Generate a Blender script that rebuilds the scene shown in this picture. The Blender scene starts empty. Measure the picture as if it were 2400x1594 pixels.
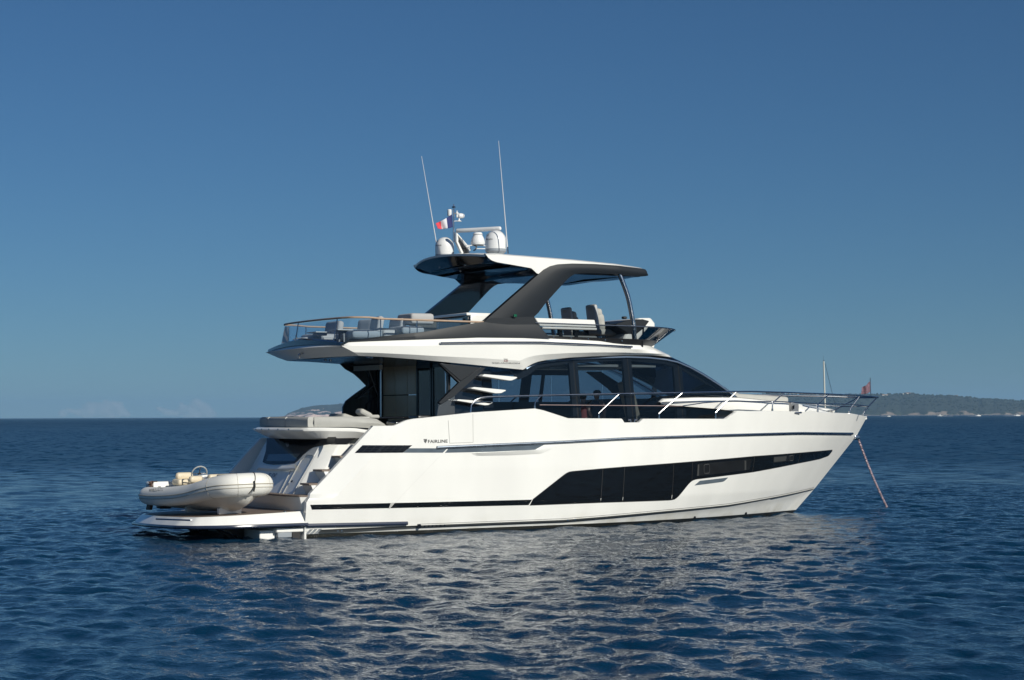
import bpy, bmesh, math, random
import numpy as np
from math import radians, sin, cos, pi, hypot, sqrt, exp
from mathutils import Vector, Matrix
random.seed(7)
# ------------------------------------------------------------------ camera, world, sun
F, CX, HY, ROLL, TH, H = 4300.0, 1200.0, 975.3, 0.0038, radians(30), 2.75
CAM = Vector((-16.7297, -40.7591, H))
LAT = Vector((cos(TH), -sin(TH), 0)); DEP = Vector((sin(TH), cos(TH), 0))
cd = bpy.data.cameras.new('camera'); cam = bpy.data.objects.new('camera', cd)
bpy.context.scene.collection.objects.link(cam)
cam.location = CAM
cam.rotation_euler = (Matrix.Rotation(-TH, 4, 'Z') @ Matrix.Rotation(pi / 2, 4, 'X') @ Matrix.Rotation(-ROLL, 4, 'Z')).to_euler()
cd.sensor_width = 36; cd.lens = 36 * F / 2400; cd.shift_y = (HY - 797) / 2400
cd.clip_start = 0.5; cd.clip_end = 90000
bpy.context.scene.camera = cam
SUN_EL, SUN_AZ = radians(27), math.atan2(0.20, -0.98)      # azimuth measured from +Y towards +X
w = bpy.data.worlds.new("World"); bpy.context.scene.world = w; w.use_nodes = True
nt = w.node_tree; bg = nt.nodes['Background']
sky = nt.nodes.new('ShaderNodeTexSky'); sky.sky_type = 'NISHITA'; sky.sun_disc = False
sky.sun_elevation = SUN_EL; sky.sun_rotation = SUN_AZ
sky.air_density = 1.0; sky.dust_density = 0.0; sky.ozone_density = 10.0; sky.altitude = 0
tcw = nt.nodes.new('ShaderNodeTexCoord'); adw = nt.nodes.new('ShaderNodeVectorMath'); adw.operation = 'ADD'; adw.inputs[1].default_value = (0, 0, .02)
nt.links.new(tcw.outputs['Generated'], adw.inputs[0]); nt.links.new(adw.outputs[0], sky.inputs[0])
tnt = nt.nodes.new('ShaderNodeMixRGB'); tnt.blend_type = 'MULTIPLY'; tnt.inputs[0].default_value = 1; tnt.inputs[2].default_value = (.88, .985, .97, 1)
nt.links.new(sky.outputs[0], tnt.inputs[1]); nt.links.new(tnt.outputs[0], bg.inputs[0]); bg.inputs[1].default_value = 0.050
sd = bpy.data.lights.new('sun', 'SUN'); sd.energy = 4.6; sd.angle = radians(0.5); sd.color = (1, 0.955, 0.85)
so = bpy.data.objects.new('sun', sd); bpy.context.scene.collection.objects.link(so)
SD = Vector((sin(SUN_AZ) * cos(SUN_EL), cos(SUN_AZ) * cos(SUN_EL), sin(SUN_EL)))
so.rotation_euler = SD.to_track_quat('Z', 'Y').to_euler(); so.location = (0, 0, 60)
vs = bpy.context.scene.view_settings
vs.view_transform = 'Standard'; vs.look = 'None'; vs.gamma = 1; vs.exposure = 0.03; vs.use_curve_mapping = False

# ------------------------------------------------------------------ unprojection helpers (photograph pixel + known plane -> point)
def ray(px, py):
    dx = px - CX; dy = HY - py
    v = dy * cos(ROLL) - dx * sin(ROLL); u = dx * cos(ROLL) + dy * sin(ROLL)
    return LAT * (u / F) + Vector((0, 0, v / F)) + DEP
def at(px, py, Y):
    r = ray(px, py); return CAM + r * ((Y - CAM.y) / r.y)
def atx(px, py, X):
    r = ray(px, py); return CAM + r * ((X - CAM.x) / r.x)
def atz(px, py, Z):
    r = ray(px, py); return CAM + r * ((Z - CAM.z) / r.z)
def atd(px, py, D): return CAM + ray(px, py) * D
def onplane(px, py, p0, n):
    r = ray(px, py); return CAM + r * ((p0 - CAM).dot(n) / r.dot(n))
def onf(px, py, fy, off=0.0):                       # on the surface y = -(fy(x,z)+off)
    Y = -2.3
    for _ in range(25):
        p = at(px, py, Y); Y = 0.4 * Y - 0.6 * (fy(p.x, p.z) + off)
    return at(px, py, Y)
def lin(x, xs, ys):
    if x <= xs[0]: return ys[0]
    for i in range(1, len(xs)):
        if x <= xs[i]:
            t = (x - xs[i-1]) / (xs[i] - xs[i-1]); return ys[i-1] + (ys[i] - ys[i-1]) * t
    return ys[-1]
def sm(t): t = max(0., min(1., t)); return t * t * (3 - 2 * t)

# ------------------------------------------------------------------ materials
def mat(name, col, rough=0.5, metal=0.0, coat=0.0, var=0.0, vscale=6.0, bump=0.0, bscale=40.0, rvar=0.0, stretch=(1, 1, 1)):
    m = bpy.data.materials.new(name); m.use_nodes = True; t = m.node_tree; b = t.nodes['Principled BSDF']
    b.inputs['Base Color'].default_value = (*col, 1); b.inputs['Roughness'].default_value = rough
    b.inputs['Metallic'].default_value = metal; b.inputs['Coat Weight'].default_value = coat
    b.inputs['Coat Roughness'].default_value = 0.05
    tc = t.nodes.new('ShaderNodeTexCoord'); mp = t.nodes.new('ShaderNodeMapping'); mp.inputs['Scale'].default_value = stretch
    t.links.new(tc.outputs['Object'], mp.inputs[0])
    n = t.nodes.new('ShaderNodeTexNoise'); n.inputs['Scale'].default_value = vscale; n.inputs['Detail'].default_value = 5
    t.links.new(mp.outputs[0], n.inputs['Vector'])
    if var > 0:
        r = t.nodes.new('ShaderNodeValToRGB'); r.color_ramp.elements[0].position = 0.3; r.color_ramp.elements[1].position = 0.7
        r.color_ramp.elements[0].color = (*[c * (1 - var) for c in col], 1)
        r.color_ramp.elements[1].color = (*[min(1, c * (1 + var * .6)) for c in col], 1)
        t.links.new(n.outputs[0], r.inputs[0]); t.links.new(r.outputs[0], b.inputs['Base Color'])
    if rvar > 0:
        q = t.nodes.new('ShaderNodeMapRange'); q.inputs[3].default_value = max(0.02, rough - rvar); q.inputs[4].default_value = rough + rvar
        t.links.new(n.outputs[0], q.inputs[0]); t.links.new(q.outputs[0], b.inputs['Roughness'])
    if bump > 0:
        n2 = t.nodes.new('ShaderNodeTexNoise'); n2.inputs['Scale'].default_value = bscale; n2.inputs['Detail'].default_value = 4
        t.links.new(mp.outputs[0], n2.inputs['Vector'])
        bp = t.nodes.new('ShaderNodeBump'); bp.inputs['Strength'].default_value = bump; bp.inputs['Distance'].default_value = 0.02
        t.links.new(n2.outputs[0], bp.inputs['Height']); t.links.new(bp.outputs[0], b.inputs['Normal'])
    return m
def glass(name, tint, refl=1.0, rough=0.0, body=0.0, bodycol=(0.02, 0.03, 0.04)):
    m = bpy.data.materials.new(name); m.use_nodes = True; t = m.node_tree; t.nodes.clear()
    o = t.nodes.new('ShaderNodeOutputMaterial'); tr = t.nodes.new('ShaderNodeBsdfTransparent'); tr.inputs[0].default_value = (*tint, 1)
    g = t.nodes.new('ShaderNodeBsdfGlossy'); g.inputs[0].default_value = (refl, refl, refl, 1); g.inputs['Roughness'].default_value = rough
    fr = t.nodes.new('ShaderNodeFresnel'); fr.inputs[0].default_value = 1.45
    mx = t.nodes.new('ShaderNodeMixShader'); t.links.new(fr.outputs[0], mx.inputs[0]); t.links.new(g.outputs[0], mx.inputs[2])
    if body > 0:
        df = t.nodes.new('ShaderNodeBsdfDiffuse'); df.inputs[0].default_value = (*bodycol, 1)
        m2 = t.nodes.new('ShaderNodeMixShader'); m2.inputs[0].default_value = body
        t.links.new(tr.outputs[0], m2.inputs[1]); t.links.new(df.outputs[0], m2.inputs[2]); t.links.new(m2.outputs[0], mx.inputs[1])
    else: t.links.new(tr.outputs[0], mx.inputs[1])
    t.links.new(mx.outputs[0], o.inputs[0]); return m
WHITE = mat('white_gelcoat', (0.80, 0.80, 0.765), 0.22, coat=0.4, var=0.025, vscale=1.1, rvar=0.05)
HULLM = mat('hull_gelcoat', (0.80, 0.80, 0.765), 0.2, coat=0.5, var=0.05, vscale=1.3, rvar=0.06, stretch=(1, 1, .22))
def hull_paint(m):                                   # antifouling and the faint scum line just above the water
    t = m.node_tree; b = t.nodes['Principled BSDF']; src = b.inputs['Base Color'].links[0].from_socket
    g = t.nodes.new('ShaderNodeNewGeometry'); s = t.nodes.new('ShaderNodeSeparateXYZ'); t.links.new(g.outputs['Position'], s.inputs[0])
    nz = t.nodes.new('ShaderNodeTexNoise'); nz.inputs['Scale'].default_value = 2.2; nz.inputs['Detail'].default_value = 6
    t.links.new(g.outputs['Position'], nz.inputs['Vector'])
    mr = t.nodes.new('ShaderNodeMapRange'); mr.inputs[1].default_value = 0.078; mr.inputs[2].default_value = 0.082
    mr.inputs[3].default_value = 1; mr.inputs[4].default_value = 0
    t.links.new(s.outputs['Z'], mr.inputs[0])
    # scum: fades out over 0.35 m, broken by noise
    m2 = t.nodes.new('ShaderNodeMapRange'); m2.inputs[1].default_value = 0.08; m2.inputs[2].default_value = 0.42
    m2.inputs[3].default_value = 0.55; m2.inputs[4].default_value = 0; t.links.new(s.outputs['Z'], m2.inputs[0])
    mu = t.nodes.new('ShaderNodeMath'); mu.operation = 'MULTIPLY'; t.links.new(m2.outputs[0], mu.inputs[0])
    rp = t.nodes.new('ShaderNodeMapRange'); rp.inputs[1].default_value = .42; rp.inputs[2].default_value = .7; t.links.new(nz.outputs[0], rp.inputs[0])
    t.links.new(rp.outputs[0], mu.inputs[1])
    a = t.nodes.new('ShaderNodeMixRGB'); t.links.new(mu.outputs[0], a.inputs[0]); t.links.new(src, a.inputs[1]); a.inputs[2].default_value = (.5, .47, .36, 1)
    c = t.nodes.new('ShaderNodeMixRGB'); t.links.new(mr.outputs[0], c.inputs[0]); t.links.new(a.outputs[0], c.inputs[1]); c.inputs[2].default_value = (.022, .022, .018, 1)
    t.links.new(c.outputs[0], b.inputs['Base Color'])
hull_paint(HULLM)
GREY = mat('dark_grey_paint', (0.012, 0.0155, 0.020), 0.42, coat=0.0, var=0.04, vscale=2); GREY.node_tree.nodes['Principled BSDF'].inputs['Specular IOR Level'].default_value = .3
BLACK = mat('black_gloss', (0.008, 0.009, 0.011), 0.07, coat=0.6)
SATIN = mat('black_satin', (0.014, 0.015, 0.017), 0.35)
HGLASS = mat('hull_glass', (0.006, 0.007, 0.008), 0.04, coat=0.3)
SEAM = mat('grey_seal', (0.10, 0.10, 0.10), 0.5)
LINE = mat('panel_line', (0.42, 0.42, 0.40), 0.6)
MIDG = mat('mid_grey_vinyl', (0.27, 0.29, 0.31), 0.3, var=.04)
STRIPE = mat('charcoal_vinyl', (0.045, 0.05, 0.052), 0.3)
STEEL = mat('polished_steel', (0.52, 0.53, 0.55), 0.20, metal=1.0, rvar=.04)
DSTEEL = mat('rubrail_steel', (0.26, 0.30, 0.35), 0.28, metal=1.0, rvar=.05)
BLUER = mat('blue_rubrail', (0.022, 0.032, 0.06), 0.2, coat=.5)
SLATE = mat('smoked_side_glass', (0.10, 0.125, 0.15), 0.08, coat=.4, var=.15, vscale=3)
TEAK = mat('teak', (0.20, 0.155, 0.125), 0.55, var=0.25, vscale=5, stretch=(1, 12, 1), bump=.1)
RTEAK = mat('varnished_teak', (0.40, 0.29, 0.21), 0.4, var=0.2, vscale=8, stretch=(1, 6, 6))
CUSH = mat('grey_cushion', (0.40, 0.40, 0.375), 0.75, var=.05, bump=.12, bscale=9)
CUSHD = mat('taupe_weave', (0.40, 0.40, 0.40), 0.85, var=.08, vscale=60, bump=.2, bscale=90)
CREAM = mat('cream_vinyl', (0.64, 0.56, 0.42), 0.5, var=.04, bump=.1, bscale=12)
TUBE = mat('ivory_hypalon', (0.77, 0.76, 0.71), 0.42, var=.05, vscale=3, bump=.06, bscale=5)
TUBEG = mat('beige_strake', (0.40, 0.37, 0.30), 0.5)
BROWN = mat('olive_panel', (0.42, 0.35, 0.235), 0.35, var=.08, vscale=2)
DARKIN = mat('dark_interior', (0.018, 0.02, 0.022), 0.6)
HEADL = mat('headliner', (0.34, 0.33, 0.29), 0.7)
RUBBER = mat('black_rubber', (0.02, 0.02, 0.02), 0.7)
BRONZE = mat('brown_bronze', (0.09, 0.05, 0.035), 0.5, var=.3, vscale=15)
INK = mat('dark_lettering', (0.03, 0.032, 0.035), 0.4)
REDINK = mat('red_lettering', (0.30, 0.05, 0.05), 0.5)
DGLASS = mat('dark_glass_panel', (0.010, 0.012, 0.016), 0.06, coat=.5)
TINT = glass('tinted_glass', (0.46, 0.53, 0.60), refl=.8, body=.06, bodycol=(.02, .03, .045))
CLEAR = glass('clear_glass', (0.72, 0.82, 0.90), refl=.9, body=.06, bodycol=(.3, .45, .6))
FSAT = mat('satin_fitting', (.42, .43, .44), .45, metal=.7)
SMOKE = glass('smoked_glass', (0.50, 0.54, 0.57), refl=.4)
RADOME = mat('radome_white', (0.72, 0.73, 0.73), 0.3, coat=.2)
RGREY = mat('radome_grey', (0.26, 0.29, 0.32), 0.4)

# ------------------------------------------------------------------ mesh builder
ORG = {}
class MB:
    def __init__(s): s.v = []; s.f = []
    def add(s, vs, fs):
        o = len(s.v); s.v += [tuple(p) for p in vs]; s.f += [tuple(i + o for i in f) for f in fs]; return s
    def grid(s, rows, wrap=False, flip=False):
        n = len(rows); m = len(rows[0]); vs = [p for r in rows for p in r]; fs = []
        for i in range(n - 1):
            for j in range(m if wrap else m - 1):
                k = (j + 1) % m; q = (i*m + j, i*m + k, (i+1)*m + k, (i+1)*m + j)
                fs.append(q[::-1] if flip else q)
        return s.add(vs, fs)
    def box(s, c, d, R=None):
        vs = []
        for x in (-1, 1):
            for y in (-1, 1):
                for z in (-1, 1):
                    p = Vector((x*d[0]/2, y*d[1]/2, z*d[2]/2)); p = (R @ p if R else p) + Vector(c); vs.append(p)
        return s.add(vs, [(0, 1, 3, 2), (4, 6, 7, 5), (0, 4, 5, 1), (2, 3, 7, 6), (0, 2, 6, 4), (1, 5, 7, 3)])
    def rbox(s, c, d, r, R=None, puff=0.0, taper=None):
        def ax(L):
            h = L/2; rr = min(r, h * .98); a = [-h, -h + .3*rr, -h + rr]
            mid = [] if h - rr < 1e-4 else [-(h-rr)*.5, 0, (h-rr)*.5]
            return a + mid + [-x for x in a[::-1]]
        A = [ax(x) for x in d]; hh = [x/2 for x in d]; idx = {}; vs = []; fs = []
        def vid(p):
            k = tuple(round(x, 5) for x in p)
            if k in idx: return idx[k]
            q = Vector(p); inn = Vector([max(-(hh[i]-min(r, hh[i]*.98)), min(hh[i]-min(r, hh[i]*.98), p[i])) for i in range(3)])
            dd = q - inn
            if dd.length > 1e-6: q = inn + dd.normalized() * min(r, min(hh)*.98)
            if puff: 
                e = 1 - max(abs(p[0]/hh[0]), abs(p[1]/hh[1]))**2; q.z += puff * e * (1 if p[2] > 0 else 0)
            if taper:
                k2 = 1 - taper * (p[2] + hh[2]) / (2*hh[2]); q.x *= k2; q.y *= k2
            q = (R @ q if R else q) + Vector(c); idx[k] = len(vs); vs.append(q); return idx[k]
        for a in range(3):
            b, e = (a+1) % 3, (a+2) % 3
            for sg in (-1, 1):
                for i in range(len(A[b]) - 1):
                    for j in range(len(A[e]) - 1):
                        q = []
                        for (ii, jj) in ((i, j), (i+1, j), (i+1, j+1), (i, j+1)):
                            p = [0, 0, 0]; p[a] = sg*hh[a]; p[b] = A[b][ii]; p[e] = A[e][jj]; q.append(vid(p))
                        q = list(dict.fromkeys(q))
                        if len(q) > 2: fs.append(tuple(q if sg > 0 else q[::-1]))
        return s.add(vs, fs)
    def tube(s, pts, r, n=10, cap=True):
        P = [Vector(p) for p in pts]; rs = r if isinstance(r, (list, tuple)) else [r]*len(P)
        up = None; rows = []
        for i, p in enumerate(P):
            t = (P[min(i+1, len(P)-1)] - P[max(i-1, 0)]).normalized()
            if up is None:
                up = Vector((0, 0, 1)) if abs(t.z) < .9 else Vector((1, 0, 0))
            a = t.cross(up).normalized(); b = a.cross(t).normalized(); up = b
            rows.append([p + (a*cos(2*pi*k/n) + b*sin(2*pi*k/n))*rs[i] for k in range(n)])
        o = len(s.v); s.grid(rows, wrap=True)
        if cap:
            s.f.append(tuple(range(o, o+n))[::-1] if False else tuple(range(o, o+n)))
            e = o + n*(len(P)-1); s.f.append(tuple(range(e+n-1, e-1, -1)))
        return s
    def lathe(s, c, prof, n=24, R=None):
        rows = []
        for (r, z) in prof:
            row = []
            for k in range(n):
                p = Vector((r*cos(2*pi*k/n), r*sin(2*pi*k/n), z)); row.append((R @ p if R else p) + Vector(c))
            rows.append(row)
        return s.grid(rows, wrap=True)
    def prism(s, poly, vec):
        n = len(poly); vec = Vector(vec); P = [Vector(p) for p in poly]
        from mathutils.geometry import tessellate_polygon
        tri = tessellate_polygon([P])
        fs = [tuple(t) for t in tri] + [tuple(i + n for i in t[::-1]) for t in tri]
        fs += [(i, (i+1) % n, n + (i+1) % n, n + i) for i in range(n)]
        return s.add(P + [p + vec for p in P], fs)
    def mirror(s):
        n = len(s.v); m = len(s.f)
        s.v += [(p[0], -p[1], p[2]) for p in s.v[:n]]; s.f += [tuple(i + n for i in f[::-1]) for f in s.f[:m]]; return s
    def xf(s, M): s.v = [tuple(M @ Vector(p)) for p in s.v]; return s
    def build(s, name, m, parent=None, angle=32, bevel=0.0, smooth=True, weld=1e-4, label=None):
        me = bpy.data.meshes.new(name); o = ORG.get(parent.name, Vector((0, 0, 0))) if parent else Vector((0, 0, 0))
        me.from_pydata([(p[0]-o.x, p[1]-o.y, p[2]-o.z) for p in s.v], [], s.f)
        bm = bmesh.new(); bm.from_mesh(me)
        if weld: bmesh.ops.remove_doubles(bm, verts=bm.verts, dist=weld)
        bmesh.ops.recalc_face_normals(bm, faces=bm.faces)
        for f in bm.faces: f.smooth = smooth
        a = radians(angle)
        for e in bm.edges:
            if len(e.link_faces) == 2 and e.calc_face_angle(0) > a: e.smooth = False
        bm.to_mesh(me); bm.free(); me.materials.append(m)
        ob = bpy.data.objects.new(name, me); bpy.context.scene.collection.objects.link(ob)
        if parent: ob.parent = parent; ORG[ob.name] = o
        if bevel:
            b = ob.modifiers.new('bevel', 'BEVEL'); b.width = bevel; b.segments = 2; b.limit_method = 'ANGLE'; b.angle_limit = radians(40)
        if label: ob['label'] = label
        return ob
def pair(mb, name, m, parent, **k):
    a = mb.build(name, m, parent, **k); q = MB(); q.v = [(p[0], -p[1], p[2]) for p in mb.v]; q.f = list(mb.f)
    return a, q.build(name, m, parent, **k)
def empty(name, loc, label, cat, group=None):
    e = bpy.data.objects.new(name, None); bpy.context.scene.collection.objects.link(e); e.location = loc
    e['label'] = label; e['category'] = cat
    if group: e['group'] = group
    ORG[e.name] = Vector(loc); return e
def tag(o, label=None, cat=None, group=None, kind=None):
    for k, v in (('label', label), ('category', cat), ('group', group), ('kind', kind)):
        if v: o[k] = v
    return o
def copy_tree(o, parent=None, M=None):
    c = o.copy(); bpy.context.scene.collection.objects.link(c)
    if parent: c.parent = parent
    for ch in list(o.children): copy_tree(ch, c)
    return c
def resample(P, n):
    P = [Vector(p) for p in P]; L = [0]
    for a, b in zip(P, P[1:]): L.append(L[-1] + (b-a).length)
    out = []
    for i in range(n):
        t = L[-1]*i/(n-1); j = 1
        while j < len(L)-1 and L[j] < t: j += 1
        d = L[j]-L[j-1]; out.append(P[j-1].lerp(P[j], (t-L[j-1])/d if d > 1e-9 else 0))
    return out
def resample_x(P, n):
    x0, x1 = P[0][0], P[-1][0]; out = []
    xs = [p[0] for p in P]; zs = [p[1] for p in P]
    return [(x0+(x1-x0)*i/(n-1), lin(x0+(x1-x0)*i/(n-1), xs, zs)) for i in range(n)]
def smooth_curve(P, n):                               # Catmull-Rom through the points
    P = [Vector(p) for p in P]; out = []; m = len(P)-1
    for i in range(n):
        t = m*i/(n-1); k = min(int(t), m-1); u = t-k
        p0, p1, p2, p3 = P[max(k-1, 0)], P[k], P[k+1], P[min(k+2, m)]
        out.append(0.5*((2*p1) + (p2-p0)*u + (2*p0-5*p1+4*p2-p3)*u*u + (3*p1-p0-3*p2+p3)*u**3))
    return out
def strip(top, bot, fy, off=0.004, n=40, m=4, thick=0.012, pxmode=True, mb=None):
    """panel lying on the surface y=-(fy+off); top/bot are polylines (pixels or (x,z))"""
    if pxmode:
        T = [onf(a, b, fy, off) for a, b in top]; B_ = [onf(a, b, fy, off) for a, b in bot]
        top = [(p.x, p.z) for p in T]; bot = [(p.x, p.z) for p in B_]
    T = resample([(a, 0, b) for a, b in top], n) if top[0][0] == top[-1][0] else resample([(a, 0, b) for a, b in top], n)
    B_ = resample([(a, 0, b) for a, b in bot], n)
    o = []; inn = []
    for j in range(m + 1):
        r = []; q = []
        for i in range(n):
            p = T[i].lerp(B_[i], j/m); y = -(fy(p.x, p.z)+off)
            r.append(Vector((p.x, y, p.z))); q.append(Vector((p.x, y+thick, p.z)))
        o.append(r); inn.append(q)
    mb = mb or MB(); mb.grid(o); mb.grid([o[0], inn[0]]); mb.grid([o[-1], inn[-1]])
    mb.grid([[r[0] for r in o], [q[0] for q in inn]]); mb.grid([[r[-1] for r in o], [q[-1] for q in inn]])
    return mb
def text_mesh(txt, size=1.0, extr=0.0, bold=0.0, shear=0.0):
    c = bpy.data.curves.new('t', 'FONT'); c.body = txt; c.size = size; c.extrude = extr; c.offset = bold; c.shear = shear
    c.resolution_u = 3
    o = bpy.data.objects.new('t', c); bpy.context.scene.collection.objects.link(o)
    dg = bpy.context.evaluated_depsgraph_get(); me = bpy.data.meshes.new_from_object(o.evaluated_get(dg))
    vs = [Vector(v.co) for v in me.vertices]; fs = [tuple(p.vertices) for p in me.polygons]
    bpy.data.objects.remove(o); bpy.data.curves.remove(c); bpy.data.meshes.remove(me)
    x0 = min(v.x for v in vs); x1 = max(v.x for v in vs); y0 = min(v.y for v in vs); y1 = max(v.y for v in vs)
    return [Vector(((v.x-x0)/(x1-x0), (v.y-y0)/(y1-y0), 0)) for v in vs], fs
def text_on(txt, bl, br, tl, fmap, name, m, parent, bold=0.0, shear=0.0):
    """place text in the pixel parallelogram bl,br,tl mapped by fmap(px,py)->point"""
    vs, fs = text_mesh(txt, bold=bold, shear=shear)
    A, Bv, C = fmap(*bl), fmap(*br), fmap(*tl); out = []
    for v in vs: out.append(fmap(bl[0]+(br[0]-bl[0])*v.x+(tl[0]-bl[0])*v.y, bl[1]+(br[1]-bl[1])*v.x+(tl[1]-bl[1])*v.y))
    mb = MB(); mb.add(out, fs); return mb.build(name, m, parent, smooth=False, weld=0)

# ================================================================== THE YACHT
Y = empty('motor_yacht', (8, 0, 0), 'large white flybridge motor yacht with dark windows lying at anchor, bow to the right', 'motor yacht')
ZS = [-.6, 0.03, .71, 2.15, 2.69, 3.0]; XST = [15.0, 15.97, 16.75, 18.25, 18.64, 18.86]
def xst(z): return lin(z, ZS, XST)
def Bbase(x, z):
    W = lin(z, [-.6, 0, .7, 1.5, 2.9], [1.9, 2.38, 2.52, 2.58, 2.62])
    Lf = lin(z, [0, 2.9], [8.6, 9.6]); p = lin(z, [0, 2.9], [1.85, 2.5])
    t = (xst(z)-x)/Lf
    s = 1.0 if t >= 1 else (0.0 if t <= 0 else 1-(1-t)**p)
    b = W*s
    if x < 5: b -= .07*((5-x)/5)**2
    return b
STR_T = [(753.9, 1241.5), (978, 1231.8), (1320, 1218.7), (1539, 1200), (1708, 1183.6), (1843.8, 1160), (1908, 1145.7)]
STR_B = [(744.6, 1250.7), (978, 1238), (1320, 1224.5), (1539, 1204.8), (1708, 1187.2), (1843.8, 1162.4), (1908, 1147)]
CH = [onf(a, b, Bbase) for a, b in STR_T]; CHX = [p.x for p in CH]; CHZ = [p.z for p in CH]
def zch(x): return lin(x, CHX, CHZ) - .03
def xaft(z): return lin(z, [0, .83, 2.52, 3.2], [0, 0, 1.71, 2.4])
UC = .62/17
RR = [(1024.3, 1048.8), (1320, 1036), (1467.6, 1028), (1720, 1019.6), (1875, 1015.2), (1998, 1016.4)]
RRP = [onf(a, b, Bbase) for a, b in RR]
def zrr(x): return lin(x, [p.x for p in RRP], [p.z for p in RRP])
def B(x, z):
    b = Bbase(x, z); c = zch(x)
    if z < c: b = max(0, b*(1-.14*(c-z)*sm((x-5)/4)) - .03*min(1, b/.3))
    xa = xaft(z); u = (x-xa)/(xst(z)-xa)
    if u < UC and z > .9: b -= .20*(1-max(0, u)/UC)*min(1, (z-.9)/.1)
    return b
TOPX = [(883.8, 999.4), (925.8, 998.9), (952, 986.3), (970, 982.7), (989, 981), (1107, 968), (1200, 962), (1255, 958.7), (1275, 963), (1332.4, 981.5), (1458.4, 982.3), (1463.7, 991.5), (1501.8, 991), (1503, 982.5), (1701.4, 982.8), (1727, 965.3), (1795, 964), (1888, 966), (1995.5, 970), (2032, 976.8)]
TP = [onf(a, b, Bbase) for a, b in TOPX]; TX = [p.x for p in TP]; TZ = [p.z for p in TP]
TX[-1] = 18.64; TZ[-1] = 2.69
def ztop(x): return lin(x, TX, TZ)
NC, NR1, NR2 = 420, 10, 50
def hull_grid():
    cols = []
    for k in range(NC+1):
        u = k/NC; u = u**1.0
        if k < 20: u = UC*k/20
        else: u = UC+(1-UC)*(k-20)/(NC-20)
        lo, hi = .9, 3.2
        for _ in range(40):
            z = (lo+hi)/2; x = xaft(z)+(xst(z)-xaft(z))*u
            if z < ztop(x): lo = z
            else: hi = z
        zt = (lo+hi)/2; col = []
        zc = zch(xaft(.5)+(xst(.6)-xaft(.5))*u)
        for j in range(NR1):
            col.append(-.6+(zc+.6)*j/NR1)
        for j in range(NR2+1): col.append(zc+(zt-zc)*j/NR2)
        cols.append([(xaft(z)+(xst(z)-xaft(z))*u, z) for z in col])
    return cols
COLS = hull_grid()
hb = MB(); hb.grid([[(x, -B(x, z), z) for x, z in c] for c in COLS])
def zdeck(x): return lin(x, [3.95, 4.05, 12.9, 18.7], [1.55, 2.32, 2.45, 2.62])
# bulwark cap, inner wall, decks
rows = []
for c in COLS:
    x, z = c[-1]; b = B(x, z); t = min(.13, b*.5); zd = zdeck(x)
    rows.append([(x, -b, z), (x, -(b-t*.15), z+.012), (x, -(b-t*.85), z+.012), (x, -(b-t), z), (x, -(b-t), min(z, zd)), (x, 0, min(z, zd)+.03)])
hb.grid(rows)
# quarter wing inner wall and aft edge
inner = [[(x, -(B(x, z)-.13), z) for x, z in c if z > .55] for c in COLS[:80]]
m_ = min(len(r) for r in inner); inner = [r[-m_:] for r in inner]; hb.grid(inner)
o0 = [(x, -B(x, z), z) for x, z in COLS[0]][-m_:]; hb.grid([o0, inner[0]])
hb.mirror()
hull = hb.build('hull', HULLM, Y, angle=14)
# transom and lower aft box
tb = MB()
for yy in (-1, 1): pass
tb.prism([(-1.0, -2.14, -.5), (-1.0, 2.2, -.5), (-1.0, 2.2, .19), (-1.0, -2.14, .19)], (1.05, 0, 0))
tb.prism([(-.66, -2.3, .14), (-.66, 2.3, .14), (-.66, 2.3, .24), (-.66, -2.3, .24)], (.75, 0, 0))
tb.prism([(.0, -2.30, -.5), (.0, 2.30, -.5), (.0, 2.36, .6), (.0, -2.36, .6)], (.06, 0, 0))
tb.build('transom', WHITE, hull, bevel=.02)
pair(MB().box((-.45, -2.2, .085), (.35, .16, .13)), 'exhaust_outlet', RGREY, hull, bevel=.02)
pair(MB().box((-.18, -2.2, .04), (.2, .2, .22)), 'exhaust_pipe', RUBBER, hull, bevel=.01)
# hull band, windows
def hs(name, top, bot, m, parent=hull, off=.004, n=40, mm=4, thick=.012, **k):
    return strip(top, bot, B, off, n, mm, thick).build(name, m, parent, weld=0, **k)
hs('hull_band', [(727, 1183.2), (1000, 1177.3), (1247, 1171.2)], [(731, 1194.7), (1000, 1189.3), (1239, 1184)], HGLASS, n=60)
hs('band_gap', [(916, 1178.5), (926, 1178.3)], [(911, 1192), (914, 1192)], LINE, off=.008, n=3)
HWt = [(1249, 1170.8), (1325.4, 1110.8), (1333, 1107), (1342, 1105.3), (1410, 1099.2), (1464, 1094.8), (1579.5, 1086.2), (1623.6, 1082.6), (1769, 1070), (1877.7, 1061.8), (1951, 1055.2)]
HWb = [(1241, 1184), (1410, 1177.5), (1572.7, 1171.8), (1583, 1169.4), (1593, 1160), (1613.4, 1134.5), (1622, 1126), (1632, 1122.6), (1765.9, 1105.7), (1871, 1085.4), (1921.7, 1075.2), (1942, 1067.8), (1951, 1056.5)]
def cut(P, a, b):
    xs = [p[0] for p in P]; ys = [p[1] for p in P]
    return [(a, lin(a, xs, ys))] + [p for p in P if a < p[0] < b] + [(b, lin(b, xs, ys))]
hwf = hs('hull_window', [(x, y-1.2) for x, y in HWt], [(x, y+1.2) for x, y in HWb], mat('window_seal', (.035, .035, .035), .5), off=.002, n=140, mm=6)
DIV = [(1249, 1241), (1413.5, 1407.7), (1464.3, 1459.2), (1579.5, 1574), (1623.6, 1621.8), (1769, 1764), (1876, 1871), (1950.5, 1949)]
for i in range(7):
    a0, b0 = DIV[i]; a1, b1 = DIV[i+1]; g = .55
    hs('pane', cut(HWt, a0+(g if i else .5), a1-g), cut(HWb, b0+(g if i else 1), b1-g), HGLASS, hwf, off=.008, n=36, mm=6)
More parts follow.
